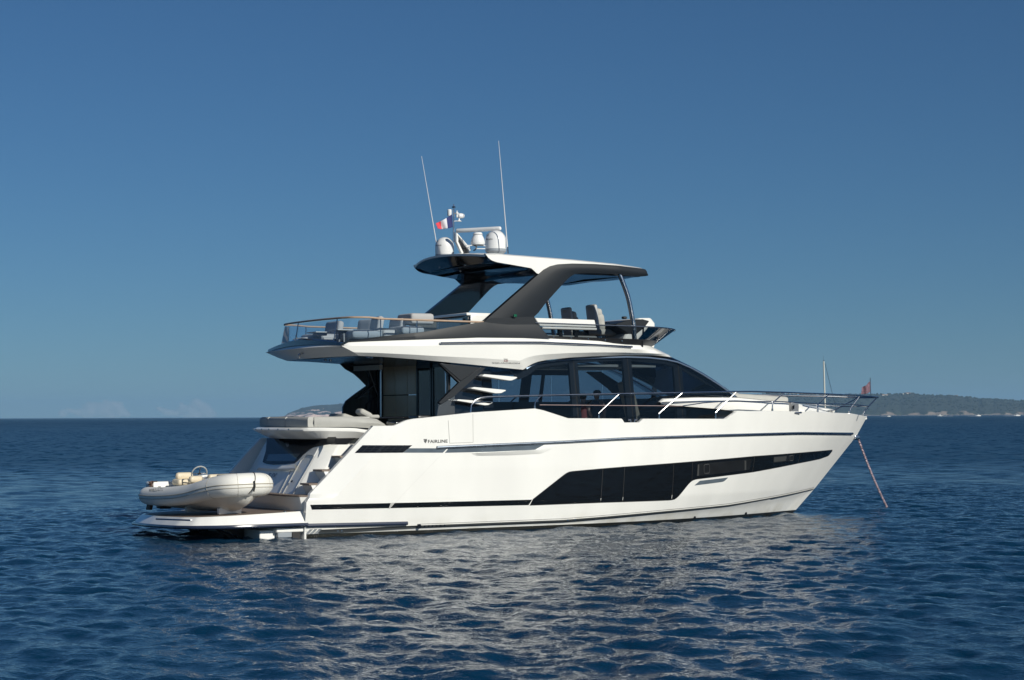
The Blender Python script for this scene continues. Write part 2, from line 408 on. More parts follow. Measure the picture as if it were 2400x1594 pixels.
# opening portlights and pale cabin details behind the glass
CABIN = mat('cabin_seen_through_glass', (0.014, 0.015, 0.016), .3, var=.3, vscale=3); CABL = mat('pale_cabin_trim', (0.055, 0.057, 0.055), .4)
hs('portlight', [(1637, 1087), (1762, 1076)], [(1634, 1116), (1757, 1101)], CABIN, hwf, off=.011, n=14, mm=2)
hs('portlight', [(1813, 1069.5), (1863, 1065.5)], [(1812, 1085.5), (1858, 1080)], CABIN, hwf, off=.011, n=10, mm=2)
hs('curtain', [(1635.5, 1089), (1639, 1088.5)], [(1633.8, 1115.5), (1638, 1115)], CABL, hwf, off=.014, n=3, mm=2)
hs('curtain', [(1745, 1080), (1749, 1079.6)], [(1745, 1102), (1749, 1101.5)], CABL, hwf, off=.014, n=3, mm=2)
hs('curtain', [(1814, 1072), (1844, 1069)], [(1814, 1083), (1842, 1080)], CABL, hwf, off=.014, n=8, mm=2)
for a in ((1650, 1089, 13, 20), (1851, 1068.5, 8, 11)):
    q = [onf(a[0]+dx*a[2], a[1]+dy*a[3], B, .016) for dx, dy in ((.15, 0), (.85, -.05), (1, .1), (1, .85), (.85, 1), (.15, 1.05), (0, .9), (0, .15), (.15, 0))]
    MB().tube(q, .006, 6).build('portlight_frame', SEAM, hwf)
hs('vent_slot', [(1640.5, 1126.9), (1707, 1119.1)], [(1627.6, 1138), (1672, 1132.5), (1694.7, 1129.4), (1700, 1126)], SLATE, n=16)
# white trough lip under the forward end of the window

# boot stripe and slanted bars
hs('boot_stripe', STR_T, STR_B, STRIPE, off=.006+.03, n=160, mm=2, thick=.04)
hs('pin_stripe', [(x, y-3.4) for x, y in STR_T[1:]], [(x, y-2.6) for x, y in STR_T[1:]], STRIPE, n=160, mm=1)
for a in (0, 10.5, 21):
    hs('slanted_bar', [(727.5+a, 1240.8-a*.045), (734+a, 1240.5-a*.045)], [(716.5+a, 1252.3-a*.05), (723+a, 1252-a*.05)], MIDG, off=.034, n=4, mm=2, thick=.03)
# louvre, side glass bands
lv = hs('louvre', [(849.7, 1043.5), (966.5, 1043.7)], [(831.3, 1061.8), (944.2, 1061.1)], BLACK, n=24)
lb = MB()
for j in range(1, 4):
    t = j/4; a = (849.7+(831.3-849.7)*t, 1043.5+18.2*t); b = (966.5+(944.2-966.5)*t, 1043.7+17.4*t)
    lb.tube([onf(a[0]+(b[0]-a[0])*s, a[1]+(b[1]-a[1])*s, B, .012) for s in [k/8 for k in range(9)]], .008, 6)
for k in range(1, 7):
    s = k/7; lb.tube([onf(849.7+116*s, 1043.5, B, .01), onf(831.3+113*s, 1061.5, B, .01)], .006, 5)
lb.build('louvre_slat', GREY, lv)
hs('side_glass_band', [(957.6, 1050.7), (1048.5, 1050.7)], [(945, 1061.1), (1038, 1061.1)], SLATE, n=14)
hs('side_glass_band', [(1051.5, 1051), (1180, 1046), (1277.7, 1041)], [(1042.7, 1061.3), (1150, 1059), (1254, 1054)], SLATE, n=36)
# sculpted ledge under the forward glass band
lt_ = resample([onf(a, b, B) for a, b in [(1104, 1061.8), (1180, 1058.5), (1262, 1053.2), (1282, 1042.5)]], 40); lb_ = resample([onf(a, b, B) for a, b in [(1112, 1069.5), (1200, 1068), (1270, 1064.5), (1318, 1042)]], 40)
lg = MB(); lg.grid([[Vector((a.lerp(b, f).x, -(B(a.lerp(b, f).x, a.lerp(b, f).z)+o*min(1, k/3, (39-k)/8)), a.lerp(b, f).z)) for k, (a, b) in enumerate(zip(lt_, lb_))] for f, o in ((0, -.01), (.02, .055), (.5, .03), (1, -.004))])
lg.build('rubrail_ledge', HULLM, hull, angle=30)
# rub rails
MB().tube([onf(*resample_x(RR, 60)[i], B, .02) for i in range(60)], .036, 10).build('rub_rail', DSTEEL, hull)
MB().tube([onf(x, y, B, .03) for x, y in resample_x([(719.7, 1231.8), (954.7, 1226.5)], 20)], .045, 10).build('rub_rail', BLUER, hull)
# gate lines, seam, through-hulls
gl = MB()
for seg in ([(1050.6, 985.5), (1052, 1010), (1054, 1038.8)], [(1054, 1038.8), (1109, 1036.7)], [(1109, 1036.7), (1108.4, 970)]):
    gl.tube([onf(x, y, B, .001) for x, y in seg], .006, 5)
gl.build('boarding_gate_seam', LINE, hull)
MB().tube([onf(x, y, B, .0) for x, y in resample_x([(926, 1178.5), (1030, 1070)], 20)], .0012, 4).build('moulding_seam', LINE, hull)
def discs(pts, r, name, m, off=.012, par=hull, rim=True):
    for (x, y) in pts:
        p = onf(x, y, B, off+.03); q = p + Vector((0, .1, 0))
        MB().tube([p, q], [r, r], 12).build(name, m, par)
discs([(983, 1233.6)], .055, 'drain_outlet', BLACK)
discs([(995.4+9.35*i, 1233.3-.35*i) for i in range(6)], .022, 'drain_outlet', BLACK)
discs([(792, 1244), (801, 1243.7), (1331, 1219), (1348, 1218)], .02, 'drain_outlet', STEEL)
discs([(1629, 1212.5), (1749, 1203)], .03, 'drain_outlet', BLACK, off=.0)
# lettering and shield on the hull
fm = lambda a, b: onf(a, b, B, .006)
def shield(cx, cy, w_, h_, fmap, par, m, name='shield_emblem'):
    mb = MB()
    for k in range(4):
        a = -1+.5*k; b = a+.34
        pts = [(a, -1), (b, -1), (min(1, b)*.9, -.2), (.0+.25*(b), 1-.12*abs(k-1.5)), (a*.75, 0)]
        P = [fmap(cx+w_/2*px, cy+h_/2*py) for px, py in pts]; mb.add(P, [(0, 1, 2), (0, 2, 4), (4, 2, 3)])
    return mb.build(name, m, par, smooth=False, weld=0)
shield(997.3, 1034.3, 8.5, 10.5, fm, hull, INK)
text_on('FAIRLINE', (1003.3, 1038.4), (1049.3, 1037.6), (1003.3, 1031.0), fm, 'hull_lettering', INK, hull, bold=.012)
# mooring cleats
def cleat(px, py, Yv, s, par, up=.0):
    p = at(px, py, Yv); mb = MB()
    mb.tube([p+Vector((-.1*s, 0, 0)), p+Vector((-.1*s, 0, .09*s)), p+Vector((-.02*s, 0, .1*s))], .018*s, 8)
    mb.tube([p+Vector((.1*s, 0, 0)), p+Vector((.1*s, 0, .09*s)), p+Vector((.02*s, 0, .1*s))], .018*s, 8)
    return mb.build('cleat', STEEL, par)
mb = MB()
for s_ in ((1472, 1478, -1), (1487, 1493, 1)):
    a = at(s_[0], 984, -2.5); b = at(s_[1], 984, -2.5); c = at(s_[1] if s_[2] < 0 else s_[0], 984, -2.5); d = at(s_[1] if s_[2] < 0 else s_[0], 990, -2.5); e = at(s_[1] if s_[2] < 0 else s_[0], 991, -2.5)
    o_ = b if s_[2] < 0 else a; far = a if s_[2] < 0 else b
    pair(MB().tube([far, o_, d], .02, 8), 'cleat', STEEL, hull)
p = at(745, 1190, -2.42); pair(MB().tube([p+Vector((0, 0, -.08)), p+Vector((0, 0, .04)), p+Vector((.18, 0, .05))], .02, 8), 'cleat', STEEL, hull)

# ---------------------------------------------------------------- swim platform
PL = [(.06, -2.40), (-.6, -2.42), (-1.3, -2.42), (-1.72, -2.37), (-2.15, -2.24), (-2.52, -1.97), (-2.74, -1.48), (-2.83, -.7), (-2.86, 0)]
PL = [(p.x, p.y) for p in resample([(a, b, 0) for a, b in PL], 40)]
full = PL + [(x, -y) for x, y in PL[::-1][1:]]
def ofs(P, d):
    out = []
    for i, (x, y) in enumerate(P):
        a = P[max(0, i-1)]; b = P[min(len(P)-1, i+1)]; tx, ty = b[0]-a[0], b[1]-a[1]; L = hypot(tx, ty)
        out.append((x-ty/L*d, y+tx/L*d))
    return out
fi = ofs(full, -.10); fo = full
def ring(P, z): return [(x, y, z+(.032*min(0, x) if z > .5 else 0)-.020*(y+2.3)*sm(-x/1.2)) for x, y in P]
pm = MB(); pm.grid([ring(ofs(full, -.26), .60), ring(ofs(full, -.2), .605), ring(ofs(full, -.18), .59), ring(fo, .33), ring(ofs(full, -.02), .30), ring(ofs(full, -.22), .29)])
nF = len(full); c0 = ring(ofs(full, -.22), .29); pm.grid([c0[:nF//2+1], c0[:nF//2-1:-1]])
plat = pm.build('swim_platform', WHITE, Y, angle=25)
MB().tube(ring(ofs(full, .0), .31), .042, 10).build('rub_rail', BLUER, plat)
tk = MB(); t0 = ring(ofs(full, -.26), .602); tk.grid([t0[:nF//2+1], t0[:nF//2-1:-1]]); tk.build('teak_deck', TEAK, plat)
# lifting arms under the platform
for yy in (-1.15, 1.15):
    a = MB(); a.prism([(-1.75, yy-.10, .26), (-1.02, yy-.10, .26), (-1.02, yy-.10, -.35), (-1.25, yy-.10, -.35), (-1.42, yy-.10, .02)], (0, .20, 0))
    lf = a.build('lift_arm', RUBBER, plat, bevel=.02)
    MB().tube([(-1.65, yy-.14, .22), (-1.2, yy-.14, .02)], .03, 8).build('lift_link', STEEL, lf)
MB().tube([atz(369, 1216.5, .50), atz(369, 1216.5, .50)+Vector((-.03, 0, 0)), atz(450, 1219.5, .50)+Vector((-.03, 0, 0)), atz(450, 1219.5, .50)], .018, 8).build('grab_rail', STEEL, plat)
for p in ((-.35, -2.05),): MB().lathe((p[0], p[1], .59), [(0.04, 0), (.04, .02), (.0, .03)], 12).build('deck_socket', STEEL, plat)

# ---------------------------------------------------------------- transom block, landing, steps, cockpit
lo = MB(); P_ = [(.3, -2.30), (-.02, -2.25), (-.14, -1.9), (-.2, -1.2), (-.22, 0)]
P_ = [(p.x, p.y) for p in resample([(a, b, 0) for a, b in P_], 14)]; Pf = P_+[(x, -y) for x, y in P_[::-1][1:]]
lo.grid([[(x+.08, y, .60) for x, y in Pf], [(x+.04, y, .75) for x, y in Pf], [(x, y, .925) for x, y in Pf], [(x+.03, y*.99, .93) for x, y in Pf]])
lo.build('landing', WHITE, Y)
lt = MB(); lt.prism([(x-.02, y, .93) for x, y in Pf], (0, 0, .03)); lt.build('landing_teak', TEAK, Y)
BA = Vector((.07, 0, .95)); BT = Vector((.80, 0, 2.10)); bn = Vector((-(BT.z-BA.z), 0, BT.x-BA.x)).normalized()
bk = MB(); prof = [(.07, .93), (.80, 2.10), (.895, 2.25), (1.9, 2.3), (1.9, 1.5), (1.0, .93)]
bk.prism([(x, -1.45, z) for x, z in prof], (0, 3.38, 0))
for s in (-1, 1):
    yb = 1.45 if s < 0 else 1.93
    e0 = [Vector((.07, s*yb, .93)), Vector((.44, s*yb, 1.51)), Vector((.80, s*yb, 2.10))]
    e1 = [p+Vector((.34, s*.30, 0)) for p in e0]; e2 = [p+Vector((1.2, s*.30, 0)) for p in e0]
    bk.grid([e0, [p+Vector((.03, s*.07, 0)) for p in e0], e1, e2])
block = bk.build('transom_garage', WHITE, Y, bevel=.03)
pl_ = lambda a, b, off=0: onplane(a, b, BA+bn*off, bn)
def decal_plane(pts, name, m, off=.006, par=block, thick=.01):
    P = [pl_(a, b, off) for a, b in pts]; return MB().prism(P, -bn*thick).build(name, m, par, smooth=False)
GGL = mat('garage_glass', (.012, .013, .016), .22); GGL.node_tree.nodes['Principled BSDF'].inputs['Specular IOR Level'].default_value = .25
dg = decal_plane([(625.6, 1027), (787, 1024), (783, 1040), (755, 1043.5), (735, 1048), (723, 1054.4), (709, 1067), (699, 1078), (690, 1085.6), (665, 1088), (640, 1088.8), (624, 1087), (615.4, 1083), (619, 1070), (623, 1057)], 'garage_window', GGL)
decal_plane([(629, 1065), (704, 1063), (690, 1081), (624, 1081)], 'lower_window', BLACK, off=.012, par=dg)
P = [at(a, b, -1.66) for a, b in [(787, 1025), (838, 1025), (809, 1042), (786, 1042)]]; MB().prism(P, (0, .05, 0)).build('flank_glass', GGL, block)
shield(674, 1043, 10, 14, lambda a, b: pl_(a, b, .016), dg, STEEL)
# spoiler lip above the glass with cushions on it
sp_ = MB(); T = [(p.x, p.y) for p in resample([(2.45, -1.93, 0), (1.5, -1.86, 0), (.75, -1.74, 0), (.35, -1.56, 0), (.12, -1.0, 0), (.04, 0, 0)], 30)]; T2 = T+[(x, -y) for x, y in T[::-1][1:]]
def spz(x): return lin(x, [.7, 1.5, 2.45], [0, -.015, -.15])
def spw(x): return sm((x-.2)/.8)
SPZ = .07
low = [(x+.40*(1-spw(x)), y*(.94-.02*spw(x))) for x, y in T2]
sp_.grid([[(x+.5*(1-spw(x)), y*.8, 2.51+spz(x)) for x, y in T2], [(x+.10*(1-spw(x)), y*.97, 2.50+spz(x)) for x, y in T2], [(x, y, 2.455+spz(x)) for x, y in T2], [(x+.02, y, 2.42+spz(x)) for x, y in T2], [(x, y, 2.23+.02*spw(x)) for x, y in low], [(x+.3*(1-spw(x)), y*.8, 2.22) for x, y in low]])
sp_.grid([[(x+.5*(1-spw(x)), y*.8, 2.51+spz(x)) for x, y in T2][:30], [(x+.5*(1-spw(x)), y*.8, 2.51+spz(x)) for x, y in T2][:28:-1]])
spoil = sp_.build('sunpad_base', WHITE, Y, angle=22)
for k in range(6):
    y = 1.25-k*.47; x = lin(abs(y), [0, 1.0, 1.56], [.04, .12, .35])-.01; MB().lathe((x, y, 2.455), [(0, .02), (.022, .012), (.022, -.012), (0, -.02)], 8).build('stud', STEEL, spoil)
sun = empty  # keep names readable below
CUS = [(1.5, -1.62), (.62, -1.50), (.40, -1.0), (.34, -.52), (.32, 0)]
def sunpad(y0, y1, x0a, x0b, name='sunpad_cushion'):
    mb = MB(); n = 8; rows = []
    for j in range(9):
        f = j/8; z = 2.51+.24*f; inset = .03*(1-f)*0 + (.05 if j == 8 else (.015 if j in (0, 7) else 0)); r = []
        for i in range(n+1):
            y = y0+(y1-y0)*i/n; yy = y + (inset if i == 0 else (-inset if i == n else 0))*(1 if y1 > y0 else -1)
            xf = .30+.16*(abs(y)/1.5)**2.2; r.append((xf+inset, yy, z))
        for i in range(n+1):
            y = y1+(y0-y1)*i/n; r.append((2.05, y, z))
        rows.append(r)
    mb.grid(rows, wrap=True); o = len(mb.v)-len(rows[0]); k = len(rows[0])//2
    mb.grid([rows[-1][:k], rows[-1][:k-1:-1]])
    return mb.build(name, CUSH, Y, angle=50)
sunpad(-1.5, -.52, 0, 0); sunpad(-.50, .56, 0, 0); sunpad(.58, 1.34, 0, 0)
mb = MB(); mb.grid([[(.62, -1.5, 2.510), (1.4, -1.72, 2.510), (2.1, -1.8, 2.470), (2.45, -1.7, 2.400)], [(.6, -1.56, 2.630), (1.4, -1.8, 2.630), (2.1, -1.86, 2.590), (2.5, -1.7, 2.490)], [(.62, -1.5, 2.740), (1.4, -1.74, 2.750), (2.1, -1.78, 2.690), (2.4, -1.6, 2.570)], [(.7, -1.3, 2.755), (1.4, -1.3, 2.760), (2.1, -1.3, 2.730), (2.4, -1.2, 2.610)]])
pair(mb, 'sunpad_bolster', CUSH, Y, angle=60)
# side access door on the aft face, name lettering, handrail
for seg in ([(651, 1157), (722, 1068.5), (735, 1067.5), (737, 1070), (683, 1160)], [(667, 1159), (716, 1085)], [(653.7, 1160), (681, 1103)]):
    pass
dl = MB(); dl.tube([pl_(a, b, .004) for a, b in [(662, 1159), (706, 1078.5), (718, 1067), (732, 1066.5), (736.5, 1069.5), (688, 1158)]], .008, 5)
dl.tube([pl_(a, b, .004) for a, b in [(653, 1160), (681.6, 1102.5)]], .007, 5)
dl.build('locker_door_seam', LINE, block)
p = pl_(684.5, 1128.5, .01); MB().tube([p, p+bn*.02], .03, 12).build('door_lock', BLACK, block)
text_on('E IV', (626, 1119.6), (646.5, 1119.0), (629.5, 1109.2), lambda a, b: pl_(a, b, .01), 'stern_lettering', INK, block, shear=.25)
lp = MB(); lp.grid([[pl_(a, b, o) for a, b in [(604, 1086.5), (625, 1091), (650, 1092), (675, 1090.5), (690, 1087.5)]] for o in (.0, .09)]+[[pl_(a, b, .09) for a, b in [(606, 1096), (625, 1098.5), (650, 1099), (675, 1098), (692, 1097)]]]+[[pl_(a, b, .0) for a, b in [(600, 1103), (625, 1104), (650, 1104), (675, 1103.5), (692, 1101)]]])
lp.build('aft_shelf', WHITE, block, angle=60)
P = [at(a, b, 2.20) for a, b in [(613, 1026), (575, 1066), (541, 1106), (505, 1150), (500, 1168), (640, 1168), (660, 1026)]]; MB().prism(P, (0, .14, 0)).build('quarter_wing', WHITE, Y, bevel=.02)
# steps (both sides)
for i, (x, z) in enumerate(((.18, 1.22), (.50, 1.53), (.95, 1.84))):
    for s in (-1,):
        st = MB(); st.prism([(x+.05, s*1.68, z-.03), (x+.9, s*1.68, z-.03), (x+.9, s*1.68, z-.36), (x+.20, s*1.68, z-.36)], (0, s*.52, 0))
        a = st.build('step', WHITE, Y)
        MB().box((x+.3, s*1.94, z-.015), (.6, .53, .045)).build('tread', TEAK, a, bevel=.012)
# cockpit: floor, bulkhead, doors, table, seat
MB().box((2.9, 0, 1.52), (2.4, 4.5, .05)).build('cockpit_floor', TEAK, Y)
MB().box((1.95, 0, 2.0), (.12, 2.6, .9)).build('cockpit_seat_back', SATIN, Y)
bh = MB(); 
for (y0, y1) in ((1.78, 2.0),): bh.box((3.98, (y0+y1)/2, 2.85), (.06, y1-y0, 2.5))
blk = bh.build('aft_bulkhead', SATIN, Y)
for (y0, y1, z0, z1) in ((1.05, 1.72, 3.30, 4.02), (.36, 1.03, 3.30, 4.02), (-.12, .34, 3.30, 4.02), (1.05, 1.72, 2.2, 3.28), (.36, 1.03, 2.2, 3.28), (-.12, .34, 2.2, 3.28)):
    MB().box((4.0, (y0+y1)/2, (z0+z1)/2), (.05, y1-y0, z1-z0)).build('storage_panel', BROWN, blk, bevel=.008)
for (y0, y1) in ((-.95, -.16), (-1.85, -1.0)):
    d = MB(); d.box((4.0, y0+.03, 2.8), (.06, .06, 2.5)); d.box((4.0, y1-.03, 2.8), (.06, .06, 2.5)); d.box((4.0, (y0+y1)/2, 4.0), (.06, y1-y0, .12)); d.box((4.0, (y0+y1)/2, 1.62), (.06, y1-y0, .12))
    dd = d.build('saloon_door', SATIN, blk); MB().box((4.0, (y0+y1)/2, 2.8), (.02, y1-y0-.12, 2.3)).build('door_glass', TINT, dd)
MB().tube([(3.9, 1.70, 1.6), (3.9, 1.70, 4.05)], .03, 10).build('pole', STEEL, blk)
MB().tube([atx(1044, 865, 3.9), atx(1045, 922, 3.9)], .02, 8).build('door_handle', STEEL, blk)
tbm = MB(); tbm.rbox((3.0, .1, 2.72), (1.0, 1.9, .05), .02); tt = tbm.build('cockpit_table', BLACK, Y)
MB().box((3.0, .1, 2.15), (.25, .8, 1.1)).build('table_pedestal', SATIN, tt)
# dark outboard control console by the quarter
MB().rbox((2.75, -1.9, 2.58), (.7, .5, .12), .04).build('winch_console', BLACK, Y)
MB().rbox((3.35, -1.55, 2.5), (.35, .5, .55), .03).build('bar_cabinet', SATIN, Y)
sc = MB(); c0_ = at(855, 984, -.9)
sc.rbox((c0_.x-.02, -.9, 2.82), (.36, .34, .15), .07, Matrix.Rotation(.45, 3, 'Y')); sc.rbox((c0_.x+.2, -.9, 2.75), (.26, .32, .09), .04); sc.build('cockpit_chair_back', CUSH, Y)
sc = MB(); sc.rbox((2.25, .5, 2.70), (.4, .9, .2), .09, Matrix.Rotation(.3, 3, 'Y')); sc.build('cockpit_chair_back', CUSH, Y)

# ---------------------------------------------------------------- superstructure sides (glass), interior
def Ys(x, z): return lin(x, [3.4, 9, 11, 12.7, 13.2], [2.06, 2.02, 1.92, 1.72, 1.6]) - (z-2.3)*.07
house = None
GT = [(1229, 868), (1234, 862.5), (1241, 857.5), (1250, 852.5), (1262, 849), (1280, 845.5), (1310, 842), (1344, 839.5), (1400, 836.3), (1470, 834.5), (1520, 836), (1560, 840.5), (1588, 846.5), (1620, 860), (1651.5, 877.8), (1690, 902.5), (1722, 926)]
sill = 2.36
def zxs(px): p = onf(px, 990, Ys); return p.x
hm = MB()
TRI = [(1127, 862), (1029, 944), (1027, 1000)]
# side structure frame (sub-frame) : base sill
hm.prism([(3.5, -2.10, 1.6), (12.9, -1.66, 1.6), (12.9, -1.66, 2.40), (3.5, -2.10, 2.40)], (0, .08, 0)); hm.mirror(); hm.box((8, 0, 1.62), (8.8, 3.8, .03))
house = hm.build('deckhouse', SATIN, Y)
def pane(top, bot, m, n=24, mm=8, off=.0, par=None, name='side_window', mirror=False):
    mb = strip(top, bot, Ys, off, n, mm, .012)
    return mb.build(name, m, par or house, weld=0)
def botz(px):  # pixel on sill line
    p = onf(px, 985, Ys); return px, 985+(p.z-sill)*0
bot_y = 1003
WN = [(1131, 1137), (1344, 1358), (1470, 1486), (1588.4, 1603)]
aftT = [(1029.5, 945), (1128, 862.5)]
wn = []
wn.append(pane([(1030, 944.5), (1127, 862.5)], [(1028, bot_y), (1136, bot_y)], DGLASS))
T1 = [(1129, 863), (1200, 866.5), (1229, 868), *[q for q in GT if q[0] > 1229 and q[0] < 1343], (1343, 839.6)]
wn.append(pane(T1, [(1138, bot_y), (1357, bot_y)], TINT, n=40))
wn.append(pane(cut(GT, 1345, 1469), [(1360, bot_y), (1485, bot_y)], TINT))
wn.append(pane(cut(GT, 1471, 1587.5), [(1487, bot_y), (1602, bot_y)], TINT))
wn.append(pane(cut(GT, 1589.5, 1721), [(1604, bot_y), (1745, bot_y)], TINT))
for o in wn:                                           # port side: mirrored copies with geometry of their own
    me = o.data.copy(); me.transform(Matrix.Scale(-1, 4, (0, 1, 0))); me.flip_normals()
    q = bpy.data.objects.new('side_window', me); bpy.context.scene.collection.objects.link(q); q.parent = house; ORG[q.name] = ORG[house.name]
# bright trim along the glass top
tr = MB(); tr.tube([onf(x, y+2.5, Ys, .012) for x, y in resample_x(GT[1:], 70)], .022, 8); pair(tr, 'window_trim', mat('blue_grey_trim', (.22, .3, .42), .25, metal=.6), house)
# frames behind the glass (frit)
fr = MB()
for (a, b) in WN[1:]:
    gy = lambda q_: lin(q_, [g_[0] for g_ in GT], [g_[1] for g_ in GT])+4
    q = [(a-11, gy(a-11)), (a+9, gy(a+9)), (b+7, 1000), (b-13, 1000)]
    P = [onf(x, y, Ys, -.03) for x, y in q]; fr.prism(P, (0, .08, 0))
P = [onf(x, y, Ys, -.03) for x, y in [(1127, 866), (1150, 866), (1160, 1000), (1134, 1000)]]; fr.prism(P, (0, .06, 0))
P = [onf(x, y, Ys, -.03) for x, y in [(1195, 868), (1228, 870), (1262, 851), (1344, 842), (1470, 837), (1560, 843), (1590, 849), (1722, 929), (1722, 936), (1588, 862), (1555, 853), (1470, 845), (1344, 850), (1262, 862), (1235, 882), (1215, 890)]]; fr.prism(P, (0, .05, 0))
fr.build('window_frame', SATIN, house)
# interior lining
it = MB()
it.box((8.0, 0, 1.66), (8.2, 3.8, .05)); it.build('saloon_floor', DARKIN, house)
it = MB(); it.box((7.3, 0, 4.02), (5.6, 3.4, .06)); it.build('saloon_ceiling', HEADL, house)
it = MB()
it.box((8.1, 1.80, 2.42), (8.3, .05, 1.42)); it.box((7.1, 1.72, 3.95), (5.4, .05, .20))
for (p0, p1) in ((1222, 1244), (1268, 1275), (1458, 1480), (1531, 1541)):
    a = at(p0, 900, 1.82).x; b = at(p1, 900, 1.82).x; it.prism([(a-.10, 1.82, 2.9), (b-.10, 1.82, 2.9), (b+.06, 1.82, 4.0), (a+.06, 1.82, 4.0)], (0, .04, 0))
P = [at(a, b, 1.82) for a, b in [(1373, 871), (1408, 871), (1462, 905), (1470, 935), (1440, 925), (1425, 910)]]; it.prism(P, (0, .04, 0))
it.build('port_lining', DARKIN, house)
it = MB(); it.box((8.0, -1.1, 3.95), (2.0, .9, .05)); it.build('ceiling_panel', CUSH, house)
it = MB()
it.rbox((6.8, -1.2, 2.45), (1.6, .7, .5), .1); it.rbox((8.6, -1.45, 2.35), (1.6, .5, .5), .1); it.build('saloon_sofa', CUSH, house)
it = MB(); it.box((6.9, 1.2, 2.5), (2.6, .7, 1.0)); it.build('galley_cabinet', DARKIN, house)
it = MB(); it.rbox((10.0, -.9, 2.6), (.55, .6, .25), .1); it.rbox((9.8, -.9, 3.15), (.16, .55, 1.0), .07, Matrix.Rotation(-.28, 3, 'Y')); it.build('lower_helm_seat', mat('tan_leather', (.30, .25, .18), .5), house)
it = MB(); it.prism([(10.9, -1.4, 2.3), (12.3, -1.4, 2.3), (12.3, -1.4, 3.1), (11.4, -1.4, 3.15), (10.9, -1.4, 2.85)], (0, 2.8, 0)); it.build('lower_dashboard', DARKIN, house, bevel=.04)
# aft wing: dark grey triangle below the fly deck and diagonal strut, dark wing panel
def Yw(x, z): return 2.10
wg = MB()
def wpoly(pts, Yv=-2.12, th=.07): 
    P = [at(a, b, Yv) for a, b in pts]; wg.prism(P, (0, th, 0))
wpoly([(1032, 852), (1127, 861), (1083, 896)]); 
wing = wg.build('wing_panel', GREY, house, bevel=.01)
wg = MB(); wpoly([(1127, 861), (1139, 862), (1066, 928), (1034, 948), (1028, 944), (1080, 893)], -2.14, .10); wg.build('wing_strut', GREY, house, bevel=.012)
wg = MB(); wpoly([(1029, 944), (1066, 918), (1066, 1000), (1020, 1000)], -2.09, .03); wg.build('wing_lower_panel', mat('brushed_grey', (.09, .10, .11), .25, metal=.5), house)
wg = MB(); wpoly([(1030, 852), (1038, 851), (1088, 893), (1080, 900)], -2.10, .12); wg.build('wing_edge', SATIN, house)
# port wing (stands half a metre further aft than a mirror copy)
P = [at(a, b, 2.05) for a, b in [(795, 850), (811, 865.5), (830, 876), (845, 889), (859.5, 904), (830, 925), (811, 940), (803.5, 955), (803, 985), (900, 985), (940, 985), (940, 850)]]
MB().prism(P, (0, .06, 0)).build('wing_panel', BLACK, house)
MB().tube([at(864, 866, 1.95), at(885, 925, 1.95)], .014, 6).build('awning_strut', SEAM, house)
MB().tube([at(840, 934, 1.95), at(848, 929, 1.95), at(880, 900, 1.95)], .014, 6).build('awning_strut', SEAM, house)
MB().box((3.3, 1.2, 3.98), (.1, 1.5, .12)).build('awning_box', HEADL, house)
# fins
for f in ([(1130, 881.8), (1135.6, 877), (1210.8, 883.5), (1213.3, 885.2), (1208, 888.5), (1201, 891.7), (1191, 892.2)], [(1103, 910.3), (1112, 907.2), (1185, 914), (1187, 915.5), (1176, 921.4), (1160, 922.2)], [(1070, 939), (1075, 936), (1153, 941.7), (1156.5, 943), (1146, 949.4), (1134, 950.2)]):
    P = [at(a, b, -2.32) for a, b in f]; MB().prism(P, (0, .22, 0)).build('side_fin', WHITE, house, bevel=.012)
# windscreen
ws = MB()
def ell(cx, a, b, z, zc=0, n=28, full_=True):
    out = []
    for k in range(n+1):
        ph = -pi/2+pi*k/n; out.append((cx+a*cos(ph), b*sin(ph), z+zc*cos(ph)))
    return out
rows = []
for j in range(13):
    f = j/12; rows.append(ell(10.15+(12.55-10.15)*f, 1.08-.10*f, 1.83-.18*f, 4.24-1.10*f+.10*sin(pi*f), .03*(1-f)))
ws.grid(rows); wsn = ws.build('windscreen', TINT, house, angle=60)
MB().tube([(rows[k][14-6][0]+.012, rows[k][14-6][1], rows[k][14-6][2]+.012) for k in (12, 11, 10, 9)], .015, 6).build('wiper', SATIN, wsn)
# ---------------------------------------------------------------- foredeck trunk
TUp = [(1550, 942), (1556, 934.2), (1634, 930.9), (1728, 931), (1794.6, 937.5), (1859, 944.6), (1915, 956.0), (1959, 967.0)]
TLo = [(1549.5, 947.5), (1612.5, 953), (1687.5, 958.8), (1722, 964), (1760, 976), (1860, 976), (1915, 974), (1960, 972)]
def Yt(x, z=0): return lin(x, [10, 11.5, 12.6, 13.6, 14.6, 15.5, 16.3, 17.1], [2.04, 1.98, 1.86, 1.62, 1.30, .95, .55, .12])
U = resample([onf(a, b, Yt) for a, b in TUp], 50); L_ = resample([onf(a, b, Yt) for a, b in TLo], 50)
tk = MB(); rws = []
for k in range(50):
    u = U[k]; l = L_[k]; zz = max(0.03, u.z-l.z); yu = Yt(u.x)
    rws.append([(l.x, -Yt(l.x)+.03, l.z), (l.x*.5+u.x*.5, -Yt(l.x*.5+u.x*.5)-.015, l.z+zz*.55), (u.x, -yu+.02, u.z-.02), (u.x, -yu+.07, u.z), (u.x+.02, -yu*.5, u.z+.06), (u.x+.02, 0, u.z+.09)])
